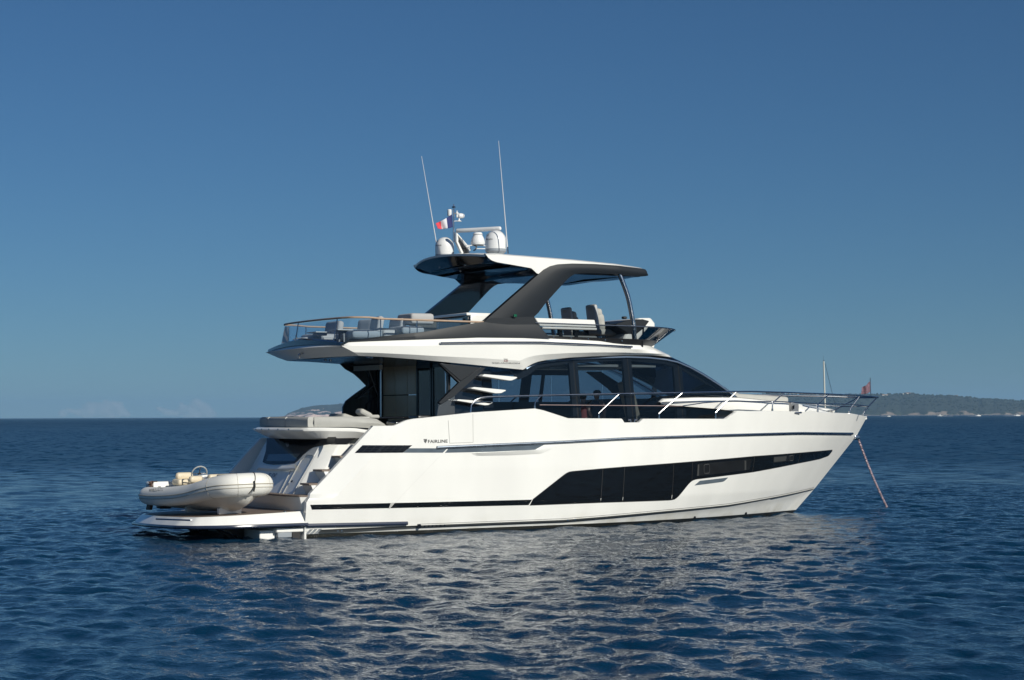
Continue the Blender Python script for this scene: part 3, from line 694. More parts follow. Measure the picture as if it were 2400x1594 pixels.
# cut the inner top surface away under the windscreen: keep only ahead of it
tk.grid([[r[0], r[1], r[2], r[3], (r[3][0], r[3][1]+.1, r[3][2])] for r in rws])
tk.grid([r[3:] for r in rws if r[3][0] > 12.2])
tk.mirror(); trunk = tk.build('foredeck_trunk', WHITE, Y, angle=30)
sp2 = MB(); pts = [atd(0, 0, 1)]
sp2.rbox((14.1, 0, 3.20), (1.9, 1.9, .2), .08, Matrix.Rotation(.05, 3, 'Y')); sp2.build('bow_sunpad', CUSH, Y)
sp2 = MB(); sp2.rbox((13.2, 0, 3.28), (.45, 1.8, .16), .07); sp2.build('bow_sunpad', CUSH, Y)
# ---------------------------------------------------------------- bow rail
def Yr(x, z=0): 
    return max(0.0, Bbase(min(x, 18.6), 2.85)-.10) if x < 17.2 else lin(x, [17.2, 18.2, 18.9, 19.05], [max(0, Bbase(17.2, 2.85)-.10), .62, .28, 0])
UR = [(1103, 967), (1103, 955), (1106, 946), (1113, 938.5), (1122, 933.5), (1135, 931), (1268, 927), (1452, 923), (1599, 920.6), (1720, 918.3), (1764, 918), (1838, 920), (1941, 923.8), (2015.5, 927.7), (2045, 930.0), (2058, 931.5)]
MR = [(1265, 949), (1430, 950.5), (1600, 951.5)]
MR2 = [(1600, 951.5), (1650, 944), (1700, 940.6), (1829, 941.5), (1915.7, 945.9), (2001, 948), (2036, 952.3)]
def Yup(x, z=0): return Yr(x)+.02
def railpts(P, fy, n): return [onf(x, y, fy) for x, y in P]
up_ = [onf(a, b, Yup) for a, b in UR]; up_ = resample(up_, 90)
rail = MB().tube(up_, .022, 8, cap=True)
e = up_[-1]; rail.tube([up_[-2], e, Vector((e.x+.04, 0, e.z)), ], .022, 8)
rail.mirror(); br = rail.build('bow_rail', STEEL, Y)
m2 = [onf(a, b, Yr) for a, b in MR2]; lower = MB().tube(resample(m2, 50), .014, 8); e = m2[-1]; lower.tube([e, Vector((e.x+.1, 0, e.z))], .014, 8)
lower.mirror().build('lower_rail', STEEL, br)
pair(MB().tube([onf(a, b, Yr) for a, b in MR], .009, 6), 'guard_wire', mat('pink_wire', (.55, .42, .40), .3, metal=.5), br)
for S in ([(1268, 927), (1254, 944), (1253, 958)], [(1452, 923), (1407, 965), (1403.5, 971), (1403, 982)], [(1599, 921), (1549, 965), (1545, 971), (1544.5, 983)], [(1725, 919), (1681, 963), (1677.5, 970), (1677, 983)], [(1838, 920.5), (1813, 943), (1810.5, 950), (1810, 964)], [(1942, 924.5), (1921, 944), (1917, 951), (1916, 966)], [(2015, 928), (1995.5, 954), (1992, 960), (1991, 970)], [(2056, 931.5), (2029, 960), (2025, 966), (2024, 974)]):
    mb = MB(); a = [onf(x, y, Yup if i == 0 else Yr) for i, (x, y) in enumerate(S)]
    mb.tube(smooth_curve(a, 12) if len(a) > 3 else a, .018, 8); f = a[-1]; mb.tube([f+Vector((0, 0, .07)), f+Vector((0, 0, -.015))], .028, 8)
    mb2 = MB(); mb2.v = list(mb.v); mb2.f = list(mb.f); mb.build('stanchion', STEEL, br)
    mb2.v = [(p[0], -p[1], p[2]) for p in mb2.v]; mb2.build('stanchion', STEEL, br)
# bow fairlead
a = onf(1858, 972, B, .0); fl = MB()
P = [onf(x, y, B, -.02) for x, y in [(1855, 943.5), (1871, 946), (1872, 971), (1857, 972), (1856, 965)]]; fl.prism(P, (0, .12, 0)); pair(fl, 'fairlead', FSAT, hull, bevel=.01)
P = [onf(x, y, B, .002) for x, y in [(1858, 952), (1862, 949), (1862, 958), (1858, 960)]]; MB().prism(P, (0, .02, 0)).build('fairlead_slot', BLACK, hull)
P = [onf(x, y, B, -.12) for x, y in [(1872, 947), (1880, 949), (1888, 968), (1872, 972)]]; MB().prism(P, (0, .05, 0)).build('fairlead_cheek', WHITE, hull)
q = onf(1870, 968, B, .03); MB().tube([q+Vector((-.12, 0, 0)), q+Vector((.12, 0, .01))], .025, 8).build('cleat', STEEL, hull)

# ---------------------------------------------------------------- flybridge body
def Yf(x, z=0): return lin(x, [0, 6, 8, 9.6], [2.28, 2.28, 2.2, 2.03])
FT = [(800.8, 810.9), (818.5, 801.5), (970, 795.5), (1123, 790.5), (1226, 791.5), (1284, 793.7), (1380, 798.2), (1460, 803)]
FK = [(800.8, 811), (990, 811), (1123, 806), (1284, 808), (1400, 812), (1480, 818.5)]
FB = [(841, 834), (892, 836), (981, 842.6), (1100, 854), (1200, 864), (1227, 866.7), (1236, 859.5), (1247, 853), (1260, 848), (1280, 843.8), (1336, 838), (1400, 834.5), (1467, 832.2), (1500, 832.5)]
def offY(d): return lambda x, z=0: Yf(x)-d
def sidecurve(P, d, n): return resample([onf(a, b, offY(d)) for a, b in P], n)
nS = 120
cT = sidecurve(FT, .10, nS); cK = sidecurve(FK, .0, nS); cB = sidecurve(FB, .16, nS)
cM = [Vector((a.x*.35+b.x*.65, min(a.y, b.y)-.0 if True else 0, a.z*.35+b.z*.65)) for a, b in zip(cK, cB)]
cM = [Vector((p.x, -(Yf(p.x)-.045), p.z)) for p in cM]
def aftcurve(xc, xe, ye, zc, ze, n=24):                 # centre -> corner
    return [Vector((xc+(xe-xc)*(k/n)**2, -ye*k/n, zc+(ze-zc)*(k/n)**2)) for k in range(n)]
def frontcurve(st, xc, zc, n=30):
    """quarter ellipse from the side point to the centreline nose"""
    return [Vector((st.x+(xc-st.x)*sin(pi/2*k/n), st.y*cos(pi/2*k/n), st.z+(zc-st.z)*sin(pi/2*k/n)**2)) for k in range(1, n+1)]
def outline(c, xa, za, xf, zf): return aftcurve(xa, c[0].x, -c[0].y, za, c[0].z)+c+frontcurve(c[-1], xf, zf)
OT = outline(cT, .90, 4.47, 10.65, 4.50); OK_ = outline(cK, .81, 4.39, 11.0, 4.40); OM = outline(cM, 1.04, 4.26, 11.25, 4.32); OB = outline(cB, 1.25, 4.165, 11.38, 4.25)
fb = MB(); OT2 = [Vector((p.x+(.1 if i < 26 else 0), p.y*.97, p.z+.01)) for i, p in enumerate(OT)]
fb.grid([OT2, OT, OK_, OM, OB]); fb.grid([OB, [Vector((min(p.x+.12, 11), p.y*.93, p.z+.004)) for p in OB]])
fb.mirror(); fly = fb.build('flybridge_body', WHITE, Y, angle=16)
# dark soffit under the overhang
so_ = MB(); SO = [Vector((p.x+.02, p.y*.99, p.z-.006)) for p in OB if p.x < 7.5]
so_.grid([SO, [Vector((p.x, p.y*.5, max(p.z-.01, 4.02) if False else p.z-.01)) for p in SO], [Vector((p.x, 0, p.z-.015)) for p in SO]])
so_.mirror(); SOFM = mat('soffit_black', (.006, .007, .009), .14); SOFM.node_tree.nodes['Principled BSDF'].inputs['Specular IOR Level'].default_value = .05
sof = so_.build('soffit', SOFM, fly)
for (a, b) in ((762, 846), (774, 847), (862, 839.5), (871, 840), (968, 845.5), (906, 854), (916, 854.5), (878, 852.5)):
    p = atz(a, b, 4.11); MB().lathe((p.x, p.y, 4.12), [(0, -.012), (.035, -.012), (.045, .03)], 12).build('downlight', STEEL, sof)
# grey handrail along the white side
g = MB(); gp = [onf(a, b, offY(-.05)) for a, b in [(1034, 804), (1100, 803), (1180, 802.3), (1267, 802.5), (1360, 806.5), (1482, 813)]]
g.tube(gp, .022, 8); 
for q in (gp[0], gp[3], gp[-1]): g.tube([q, q+Vector((0, .12, 0))], .02, 8)
g.build('side_handrail', STEEL, fly)
# aft lettering
ff = lambda a, b: onf(a, b, offY(.01-.02))
def Yside(x, z):
    k, m_2, b_ = byx(cK, [x])[0], byx(cM, [x])[0], byx(cB, [x])[0]
    return lin(z, [b_.z, m_2.z, k.z], [-b_.y, -m_2.y, -k.y])
def byx(P, xs):
    out = []
    for x in xs:
        for a, b in zip(P, P[1:]):
            if a.x <= x <= b.x+1e-6: out.append(a.lerp(b, (x-a.x)/max(1e-6, b.x-a.x))); break
        else: out.append(P[0].copy() if x < P[0].x else P[-1].copy())
    return out
text_on('SQUADRON', (1153.5, 852.8), (1218, 853.8), (1153.5, 849.3), lambda a, b: onf(a, b, Yside, .006), 'side_lettering', INK, fly)
text_on('68', (1181, 847.6), (1190.5, 847.8), (1181, 844), lambda a, b: onf(a, b, Yside, .006), 'model_number', REDINK, fly)
P = [onf(x, y, Yside, .006) for x, y in [(1180, 841), (1190, 841.3), (1190, 842.6), (1182, 842.3)]]; MB().prism(P, (0, .01, 0)).build('side_badge', INK, fly)
p = Vector((1.0, 1.05, 4.30)); 
q = onplane(706, 832, Vector((.8, 0, 4.3)), Vector((-1, 0, -.9)).normalized()); MB().tube([q+Vector((.05, 0, .06)), q+Vector((-.06, 0, 0)), q+Vector((-.03, .03, -.07))], .03, 8).build('stern_light', STEEL, fly)
# black gutter band on the aft edge
gb = MB(); A1 = [p for p in OT if True][:40]
gb.grid([[Vector((p.x+.05, p.y*.985, p.z+.17-.0035*i)) for i, p in enumerate(A1)], [Vector((p.x-.02, p.y*1.0, p.z+.13-.003*i)) for i, p in enumerate(A1)], [Vector((p.x-.03, p.y*1.0, p.z-.0)) for p in A1], [Vector((p.x-.01, p.y*1.0, p.z-.035)) for p in A1][:len(A1)]])
gb.mirror(); gb.build('gutter_band', BLACK, fly)
dk = MB(); OD = [Vector((p.x, p.y*.96, 4.40)) for p in OT if p.x < 10.4]
dk.grid([OD, [Vector((p.x, 0, 4.40)) for p in OD]]); dk.mirror().build('fly_deck', TEAK, fly)
# ---------------------------------------------------------------- dark coaming
CT = [(813, 800.8), (866, 792), (889, 789), (1000, 777), (1095.5, 760), (1135, 754), (1150, 757), (1188, 761), (1257, 760.6), (1262, 762)]
CB_ = [(816, 802), (870, 799.5), (970, 796.2), (1123, 791), (1226, 792), (1290, 794.2)]
co = MB()
def cz(x): return 2.19
tp = resample([onf(a, b, lambda x, z: 2.17) for a, b in CT], 60); bt = resample([onf(a, b, lambda x, z: 2.20) for a, b in CB_], 60)
co.grid([bt, [a.lerp(b, .5)+Vector((0, -.015, 0)) for a, b in zip(bt, tp)], tp, [p+Vector((0, .12, 0)) for p in tp], [Vector((p.x, p.y+.12, 4.4)) for p in tp]])
coam, _ = pair(co, 'coaming', GREY, fly, angle=20)
# fly windscreen: lower black band, smoked glass, top rail
def arcline(s0, xf, zf, b_, z0, n=24): pass
def fw(xs, cx, a, b_, z0, z1):
    """side run from xs to cx at half breadth b_, then ellipse nose"""
    out = [Vector((xs+(cx-xs)*k/14, -b_, z0+(z1-z0)*k/14*.5)) for k in range(14)]
    for k in range(25):
        ph = pi/2*k/24; out.append(Vector((cx+a*sin(ph), -b_*cos(ph), z0+(z1-z0)*(.5+.5*sin(ph)))))
    return out
R0 = fw(6.45, 8.95, 1.62, 2.06, 4.62, 4.50); R1 = fw(6.52, 9.05, 1.80, 2.11, 4.72, 4.66); R2 = fw(6.22, 9.35, 2.05, 2.17, 5.03, 4.98)
b1 = MB(); b1.grid([R0, R1]); b1.grid([R1, [p+Vector((-.02, .03, 0)) for p in R1]]); b1.mirror(); b1.build('windscreen_base', SATIN, fly)
g1 = MB(); g1.grid([R1, R2]); g1.mirror(); gg = g1.build('fly_windscreen', SMOKE, fly)
r2 = MB(); r2.tube(R2, .016, 8); r2.mirror(); r2.build('screen_rail', DSTEEL, gg)
pb = at(1496, 812, -1.95); 
pair(MB().tube([Vector((9.5, -1.98, 4.5)), Vector((9.45, -2.10, 5.0))], .022, 6), 'screen_post', SATIN, gg)
for (a, b) in ((1297, 789.8), (1337.5, 792), (1378, 794.2), (1418, 796.8), (1457, 799.2)):
    p = at(a, b, -2.10); MB().tube([p+Vector((0, -.02, 0)), p+Vector((0, .02, 0))], .014, 8).build('screen_bolt', STEEL, gg)
# V edge trim at front of the coaming
# ---------------------------------------------------------------- aft rail of the flybridge
RA = [at(1133.6, 755.2, -2.12), at(1050, 752.3, -2.12), at(981, 750, -2.12), at(892, 747, -2.10)]
zr_ = 5.06
corner = [Vector((1.80, -2.10, zr_)), Vector((1.56, -2.07, zr_)), Vector((1.36, -1.98, zr_)), Vector((1.25, -1.7, zr_)), Vector((1.17, -1.0, zr_)), Vector((1.13, 0, zr_))]
half = RA+corner
pts = half+[Vector((p.x, -p.y, p.z)) for p in half[::-1][1:]]
rl = MB(); PR = resample(pts, 120)
rl.tube([p+Vector((0, 0, .0)) for p in PR], .024, 8); fr_ = rl.build('fly_aft_rail', RTEAK, fly)
gl_ = MB(); gp = [p for p in PR if p.x < 4.2]; gf = []
for p in gp:
    n_ = Vector((p.x-2.3, p.y, 0)); gf.append(Vector((p.x-.10 if abs(p.y) < 2.0 else p.x, p.y*1.015, 4.50)))
gl_.grid([[p+Vector((0, 0, -.04)) for p in gp], gf]); gl_.build('glass_balustrade', CLEAR, fr_, weld=0)
for (tx, ty, bx, by, yv) in ((884, 757, 871, 795, -2.1), (839, 752, 829, 797, -2.0), (737, 768, 729, 810, 2.1)):
    pass
for (x, y) in ((2.05, -2.11), (1.22, -1.5), (1.14, .6), (2.0, 2.11), (3.0, -2.12), (3.0, 2.12)):
    a = Vector((x, y, zr_-.02)); b = Vector((x-(.1 if abs(y) < 2 else -.0), y, 4.48)); MB().tube([b, a], .013, 6).build('rail_post', DSTEEL, fr_)
MB().tube([(1.2, .7, 4.5), (1.12, .72, 4.75)], .02, 8).build('flag_socket', STEEL, fly)

# ---------------------------------------------------------------- hardtop
AT = [(1135, 754), (1141, 748.5), (1200, 697), (1261, 644), (1275, 632), (1290.4, 623.7), (1308, 619.4), (1341, 617.6), (1392, 618.6), (1443, 622), (1506, 629.6), (1512.5, 631.3), (1516, 636), (1518.5, 643.5)]
AB = [(1188.7, 761), (1235, 761.5), (1262.4, 760.6), (1252, 742.6), (1262.4, 732.5), (1277.7, 712), (1321, 663.9), (1338.7, 647.3), (1347, 643), (1356.4, 641), (1392, 639.7), (1451.7, 642.3), (1490, 646.5), (1516.5, 646.8)]
def Ya(x, z): return lin(x, [4.5, 6.4, 8.8, 9.8], [2.14, 2.04, 2.00, 1.90])
# the arch is built from corresponding points of its two edges
AT2 = [(1135, 754), (1150, 757), (1165, 759)] 
ar = MB()
legT = [(1135, 754), (1141, 748.5), (1168, 725), (1200, 697), (1230, 671), (1261, 644), (1275, 632), (1290.4, 623.7), (1308, 619.4), (1341, 617.6), (1392, 618.6), (1443, 622), (1480, 626.3), (1506, 629.6), (1513, 631.6), (1516, 636), (1518.5, 643.5)]
legB = [(1262.4, 761), (1252, 742.6), (1262.4, 732.5), (1277.7, 712), (1300, 687), (1321, 663.9), (1330, 654.5), (1338.7, 647.3), (1347, 643), (1368, 640.3), (1405, 640.1), (1451.7, 642.3), (1480, 645.5), (1500, 647.0), (1508, 647.2), (1513, 647.2), (1517.5, 646.6)]
Tt = [onf(a, b, Ya) for a, b in legT]; Bb = [onf(a, b, Ya) for a, b in legB]
def dens(P, k=5):
    out = []
    for a, b in zip(P, P[1:]): out += [a.lerp(b, i/k) for i in range(k)]
    return out+[P[-1]]
Tt, Bb = dens(Tt), dens(Bb)
def onA(p, o): return Vector((p.x, -(Ya(p.x, p.z)+o), p.z))
ro = [[onA(t.lerp(b, f), .03*sin(pi*f)) for t, b in zip(Tt, Bb)] for f in (0, .25, .5, .75, 1)]
ri = [[onA(t.lerp(b, f), -.16) for t, b in zip(Tt, Bb)] for f in (0, .5, 1)]
ar.grid(ro); ar.grid(ri); ar.grid([ro[0], ri[0]]); ar.grid([ro[-1], ri[-1]])
ar.grid([[r[0] for r in ro], [ro[-1][0]]*5]) if False else None
ar.grid([[ro[0][0], ro[2][0], ro[4][0]], [ri[0][0], ri[1][0], ri[2][0]]]); ar.grid([[ro[0][-1], ro[2][-1], ro[4][-1]], [ri[0][-1], ri[1][-1], ri[2][-1]]])
av, af = list(ar.v), list(ar.f)
# base foot of the arch between leg and coaming (covers 1135..1262)
P = [at(a, b, -2.17) for a, b in [(1135, 753.5), (1150, 746), (1252, 742.6), (1262.4, 761), (1188.7, 761.8), (1158, 758.4)]]
ar.prism(P, (0, .2, 0))
hardtop = None
# roof shell
RT = [(1135, 594.3), (1163, 594.3), (1239.5, 600), (1341, 608.2), (1443, 618.3), (1490, 625.5), (1507, 629.2)]
RL = [(1139, 597), (1145.5, 605.4), (1152, 610), (1163, 614.3), (1201, 620.7), (1246, 628.8), (1262, 644.5), (1275, 632.8), (1290.4, 624.5), (1308, 620.2), (1341, 618.6), (1392, 619.6), (1443, 623), (1506, 630.4)]
def Yh(x, z): return lin(x, [4.8, 6.4, 8.8, 9.8], [1.93, 2.0, 1.97, 1.86])
rt = resample([onf(a, b, lambda x, z: Yh(x, z)-.07) for a, b in RT], 60); rlw = resample([onf(a, b, Yh) for a, b in RL], 60)
# re-pair by x so side quads are upright
def byx(P, xs):
    out = []
    for x in xs:
        for a, b in zip(P, P[1:]):
            if a.x <= x <= b.x+1e-6: out.append(a.lerp(b, (x-a.x)/max(1e-6, b.x-a.x))); break
        else: out.append(P[0].copy() if x < P[0].x else P[-1].copy())
    return out
xs_ = [4.97+(9.55-4.97)*k/59 for k in range(60)]
rt = byx([onf(a, b, lambda x, z: Yh(x, z)-.07) for a, b in RT], xs_); rlw = byx([onf(a, b, Yh) for a, b in RL], xs_)
rm = [Vector((a.x, -(Yh(a.x, 0)), a.z-.035)) for a in rt]
for i in range(60):
    if rlw[i].z > rm[i].z: rm[i].z = (rlw[i].z+rt[i].z)/2
def crown(p, f): return Vector((p.x, p.y*(1-f), p.z+.11*(1-(1-f)**2)))
rf = MB(); rf.grid([[crown(p, f) for p in rt] for f in (1, .8, .6, .4, .2, .1, 0)]+[rm, rlw])
# aft nose of the roof: rounded, crown line pulled 0.3 m aft
a0 = rt[0]; an = []
for f in (0, .1, .2, .4, .6, .8, 1): p = crown(a0, f); an.append(Vector((p.x-.34*(1-(1-f)**2), p.y, p.z-.03)))
rf.grid([[crown(a0, f) for f in (0, .1, .2, .4, .6, .8, 1)], [Vector((p.x, p.y, p.z)) for p in an]])
lip = [Vector((p.x+.01, p.y, p.z-.05)) for p in an]; rf.grid([an, lip]); rf.grid([[rm[0], rlw[0]], [an[0], lip[0]]])
# front edge
fn = [Vector((rt[-1].x+.45*(1-(1-f)**2), rt[-1].y*(1-f), rt[-1].z-.02)) for f in (0, .1, .2, .4, .6, .8, 1)]
rf.grid([[crown(rt[-1], f) for f in (0, .1, .2, .4, .6, .8, 1)], fn])
rf.mirror(); hardtop = rf.build('hardtop_roof', WHITE, Y, angle=30)
# black band round the front + underside
fr2 = [Vector((Tt[-1].x+.45*(1-(1-f)**2), -(Ya(Tt[-1].x, 6.3))*(1-f), 6.36)) for f in (0, .1, .2, .4, .6, .8, 1)]
ud = MB(); inx = [6.0]
und_o = [p+Vector((0, .01, -.004)) for p in rlw]
und_i = []
for p in rlw:
    zz = min(p.z-.02, lin(p.x, [5, 5.6, 7, 9.6], [6.50, 6.40, 6.30, 6.30])); und_i.append(Vector((p.x+(.35 if p.x < 5.6 else .05), -1.72, zz)))
ud.grid([und_o, und_i, [Vector((p.x, 0, p.z+.03)) for p in und_i]])
lo2 = [Vector((p.x+.02, p.y, p.z-.002)) for p in lip]
in2 = [Vector((und_i[0].x-.18*(1-abs(p.y)/1.9), max(-1.72, p.y*.92), und_i[0].z+.03*(1-abs(p.y)/1.9))) for p in lo2]
ud.grid([lo2, in2]); ud.grid([[lo2[0], in2[0]], [und_o[0], und_i[0]]])
ud.grid([fn, [Vector((p.x+.06, p.y, p.z-.04)) for p in fn], [Vector((p.x+.02, p.y, p.z-.16)) for p in fn], [Vector((9.2, p.y*.9, 6.30)) for p in fn]])
ud.mirror(); und = ud.build('hardtop_underside', BLACK, hardtop, angle=30)
for (a, b) in ((1030, 626), (1079, 636), (1090, 621), (1107, 651), (1131, 645), (1145, 607), (1225, 651), (1146, 610)):
    p = atz(a, b, 6.42); MB().lathe((p.x, p.y, 6.41), [(0, -.01), (.02, -.01), (.03, .02)], 10).build('downlight', STEEL, und)
arch = ar.build('hardtop_arch', GREY, hardtop, angle=28)
ar2 = MB(); ar2.v = [(p[0], -p[1], p[2]) for p in ar.v]; ar2.f = list(ar.f); ar2.build('hardtop_arch', BLACK, hardtop, angle=28)
p = at(1207, 740, -2.22); MB().rbox(p, (.09, .05, .07), .015).build('navigation_light', mat('green_lens', (.01, .10, .05), .1), arch)
cp = smooth_curve([at(1452, 643, -1.90), at(1461, 665, -1.93), at(1472, 697, -1.95), at(1480, 735, -1.96), at(1484, 762, -1.95), at(1487, 796, -1.94)], 24)
MB().tube(cp, .062, 14).build('support_post', STEEL, hardtop)
MB().tube([(p.x, -p.y, p.z) for p in cp], .062, 14).build('support_post', STEEL, hardtop)

# ---------------------------------------------------------------- fly deck fittings
fz = 4.42
sf = MB(); P = [at(a, b, -1.85) for a, b in [(1254, 742), (1394, 746), (1396, 760), (1264, 757)]]; 
x0 = at(1254, 742, -1.85).x; x1 = at(1394, 746, -1.85).x
sf.prism([(x0, -1.85, 5.17), (x1, -1.85, 5.16), (x1+.05, -1.85, 4.98), (x0+.12, -1.85, 4.98)], (0, .16, 0)); sf.prism([(x0+.2, -1.88, 4.96), (x1+.05, -1.88, 4.96), (x1+.05, -1.88, 4.9), (x0+.2, -1.88, 4.9)], (0, .2, 0))
fs_ = sf.build('fly_sofa', WHITE, fly, bevel=.02)
MB().rbox(((x0+x1)/2+.15, -1.55, 4.66), (x1-x0-.1, .6, .2), .06).build('seat_cushion', CUSH, fs_)
MB().box(((x0+x1)/2+.15, -1.6, 4.5), (x1-x0-.1, .6, .2)).build('sofa_plinth', DARKIN, fs_)
for xx in (x0+.75, x0+1.2): MB().box((xx, -1.8, 4.82), (.1, .1, .22)).build('backrest_bracket', GREY, fs_)
def helm_seat(x, y):
    r = MB(); r.rbox((x+.25, y, 4.92), (.60, .48, .17), .07)
    s_ = r.build('helm_seat', CUSH, fly)
    R = Matrix.Rotation(-.13, 3, 'Y')
    MB().rbox((x-.05, y, 5.28), (.11, .46, .70), .05, R).build('backrest_shell', mat('light_grey_shell', (.40, .42, .43), .4), s_)
    MB().rbox((x+.10, y, 5.17), (.24, .45, .46), .10, R).build('backrest_pad', CUSH, s_)
    MB().rbox((x-.06, y, 5.53), (.16, .34, .21), .07, R).build('headrest', CUSH, s_)
    MB().rbox((x+.05, y, 5.41), (.20, .42, .24), .09, R).build('shoulder_pad', CUSH, s_)
    MB().tube([(x+.2, y, 4.42), (x+.2, y, 4.9)], .06, 10).build('pedestal', STEEL, s_)
    return s_
helm_seat(8.92, -.62); helm_seat(9.0, .75)
hc = MB(); P = [(9.9, -1.25, 4.42), (11.0, -1.25, 4.42), (11.05, -1.25, 4.72), (11.02, -1.25, 5.16), (10.9, -1.25, 5.29), (10.5, -1.25, 5.28), (10.35, -1.25, 5.12), (10.1, -1.25, 4.85)]
hc.prism([(x-.62, y, max(4.5, z)) for x, y, z in P], (0, 1.9, 0)); hcn = hc.build('helm_console', WHITE, fly, bevel=.05)
hd = MB(); hd.prism([(9.15, -1.27, 5.10), (9.55, -1.27, 5.22), (10.0, -1.27, 5.255), (10.22, -1.27, 5.21), (10.05, -1.27, 5.02), (9.8, -1.27, 4.85), (9.5, -1.27, 4.86), (9.2, -1.27, 5.02)], (0, 1.7, 0)); hd.build('instrument_hood', GREY, hcn, bevel=.03)
MB().rbox((9.6, -1.0, 5.29), (.12, .12, .07), .03).build('compass', RUBBER, hcn)
q = MB(); q.tube([(9.28+.04*cos(t), -.62+.19*sin(t), 5.0+.19*cos(t)) for t in [2*pi*k/24 for k in range(25)]], .014, 6); q.build('steering_wheel', STEEL, hcn)
# wet bar
cb = MB(); cb.box((5.02, -.55, 4.80), (.62, 1.9, .76)); bar = cb.build('wet_bar', DGLASS, fly)
MB().box((5.00, -.55, 5.24), (.70, 1.98, .07)).build('bar_top', WHITE, bar, bevel=.015)
MB().box((5.05, -1.53, 4.86), (.60, .06, .72)).build('bar_end', WHITE, bar, bevel=.01)
MB().box((4.68, -.9, 5.12), (.03, .8, .05)).build('bar_handle', STEEL, bar)

# ---------------------------------------------------------------- things standing on the fly deck
def lounge_chair(name, label, loc, rz, w_=.78, d_=.80, seat_z=.33, back_h=.46, group='grey lounge chairs on the flybridge', chaise=False):
    e = empty(name, (0, 0, 0), label, 'lounge chair', group)
    MB().rbox((.0, 0, seat_z-.04), (d_, w_, .20), .08, puff=.02).build('seat', CUSHD, e)
    MB().rbox((d_/2-.06, 0, seat_z+back_h/2-.06), (.17, w_*.98, back_h), .075, Matrix.Rotation(.16, 3, 'Y')).build('backrest', CUSHD, e)
    MB().rbox((0, 0, .13), (d_*.9, w_*.9, .16), .04).build('base', GREY, e)
    e.location = loc; e.rotation_euler = (0, 0, rz); return e
lounge_chair('lounge_chair', 'grey lounge chair at the port aft corner of the flybridge, farthest from the near rail', (1.95, 1.05, fz-.02), radians(0), w_=.85)
lounge_chair('lounge_chair', 'grey lounge chair in the middle of the flybridge, just behind the two small tables', (2.45, .12, fz), radians(10), w_=.7)
lounge_chair('lounge_chair', 'grey lounge chair nearest the teak rail corner of the flybridge', (2.02, -1.25, fz-.02), radians(-12), w_=.8, d_=.75)
lounge_chair('lounge_chair', 'grey lounge chair directly aft of the square backed sofa on the flybridge', (2.72, -1.15, fz), radians(0), w_=.72, d_=.6, back_h=.42)
e = empty('ottoman', (0, 0, 0), 'low grey padded ottoman at the aft port end of the flybridge behind the glass', 'ottoman')
MB().rbox((0, 0, .17), (.85, .8, .26), .09, puff=.02).build('cushion', CUSHD, e); MB().box((0, 0, .03), (.7, .65, .06)).build('base', GREY, e); e.location = (1.62, .80, fz-.03)
e = empty('deck_sofa', (0, 0, 0), 'square backed grey sofa with dark woven sides beside the wet bar on the flybridge', 'sofa')
MB().rbox((0, 0, .66), (.62, .80, .26), .07).build('backrest', CUSHD, e); MB().rbox((-.25, 0, .38), (.6, .8, .2), .07).build('seat', CUSHD, e)
MB().box((.12, -.30, .36), (.55, .06, .48)).build('woven_side', mat('dark_weave', (.05, .05, .045), .8, var=.5, vscale=45, stretch=(1, 1, .1)), e)
MB().tube([(-.16, -.36, .02), (-.16, -.36, .64)], .018, 6).build('leg', STEEL, e); MB().tube([(.42, -.36, .02), (.42, -.36, .64)], .018, 6).build('leg', STEEL, e)
e.location = (3.3, -1.45, fz)
for i, (px_, py_, yy, lab) in enumerate(((748, 779.5, .35, 'small pale side table nearer the glass balustrade, left of the two on the flybridge'), (799, 774.3, -.25, 'small pale side table among the lounge chairs, right of the two on the flybridge'))):
    p = at(px_, py_, yy); e = empty('side_table', (0, 0, 0), lab, 'side table', 'small tables on the flybridge'); hz = p.z-fz
    MB().rbox((0, 0, hz), (.42, .55, .03), .014).build('table_top', mat('pale_grey_top', (.42, .44, .44), .4), e)
    MB().rbox((.02, 0, hz-.05), (.26, .3, .06), .02).build('table_frame', MIDG, e)
    for s in (-1, 1): MB().tube([(.02, s*.12, hz-.05), (.02, s*.16, 0)], .02, 6).build('leg', MIDG, e)
    e.location = (p.x, yy, fz)

# ---------------------------------------------------------------- roof gear
def dome(px, y, r, base_py, hgt, label_txt):
    p = at(px, base_py, y); x = p.x; z0 = 6.72
    prof = [(r*.70, 0), (r*.72, .06), (r*.98, .13), (r*.99, .19)]; d = MB().lathe((x, y, z0), prof, 32); b = d.build('dome_base', RGREY, Y)
    d = MB(); pr = [(r*.99, .19), (r, .22), (r, hgt-r)]+[(r*cos(t), hgt-r+r*1.0*sin(t)) for t in [pi/2*k/12 for k in range(1, 13)]]
    d.lathe((x, y, z0), pr, 36); o = d.build('satellite_dome', RADOME, Y, angle=40)
    b.parent = o
    def cyl(u, v):                                    # u: angle from the camera-facing direction, v: height
        an = math.atan2(-cos(TH), -sin(TH))+u; return Vector((x+(r+.003)*cos(an), y+(r+.003)*sin(an), z0+v))
    for tx, u0, u1, v0, v1 in (('KVH', -1.05, -.68, .50, .545), ('TRACVISION', -1.15, -.30, .40, .43)):
        vs_, fs_2 = text_mesh(tx, bold=.01); MB().add([cyl(u0+(u1-u0)*v.x, v0+(v1-v0)*v.y) for v in vs_], fs_2).build('dome_lettering', INK, o, smooth=False, weld=0)
    # seam strap
    MB().tube([Vector((x+(r+.004)*cos(t)*cos(-.95+pi*0), y+(r+.004)*cos(t)*sin(-.95), z0+hgt-r+(r+.004)*sin(t))) if t > 0 else Vector((x+(r+.004)*cos(-.95), y+(r+.004)*sin(-.95), z0+.2)) for t in (0, .1, .3, .6, .9, 1.2, 1.5)], .006, 5).build('dome_seam', RGREY, o)
    return o
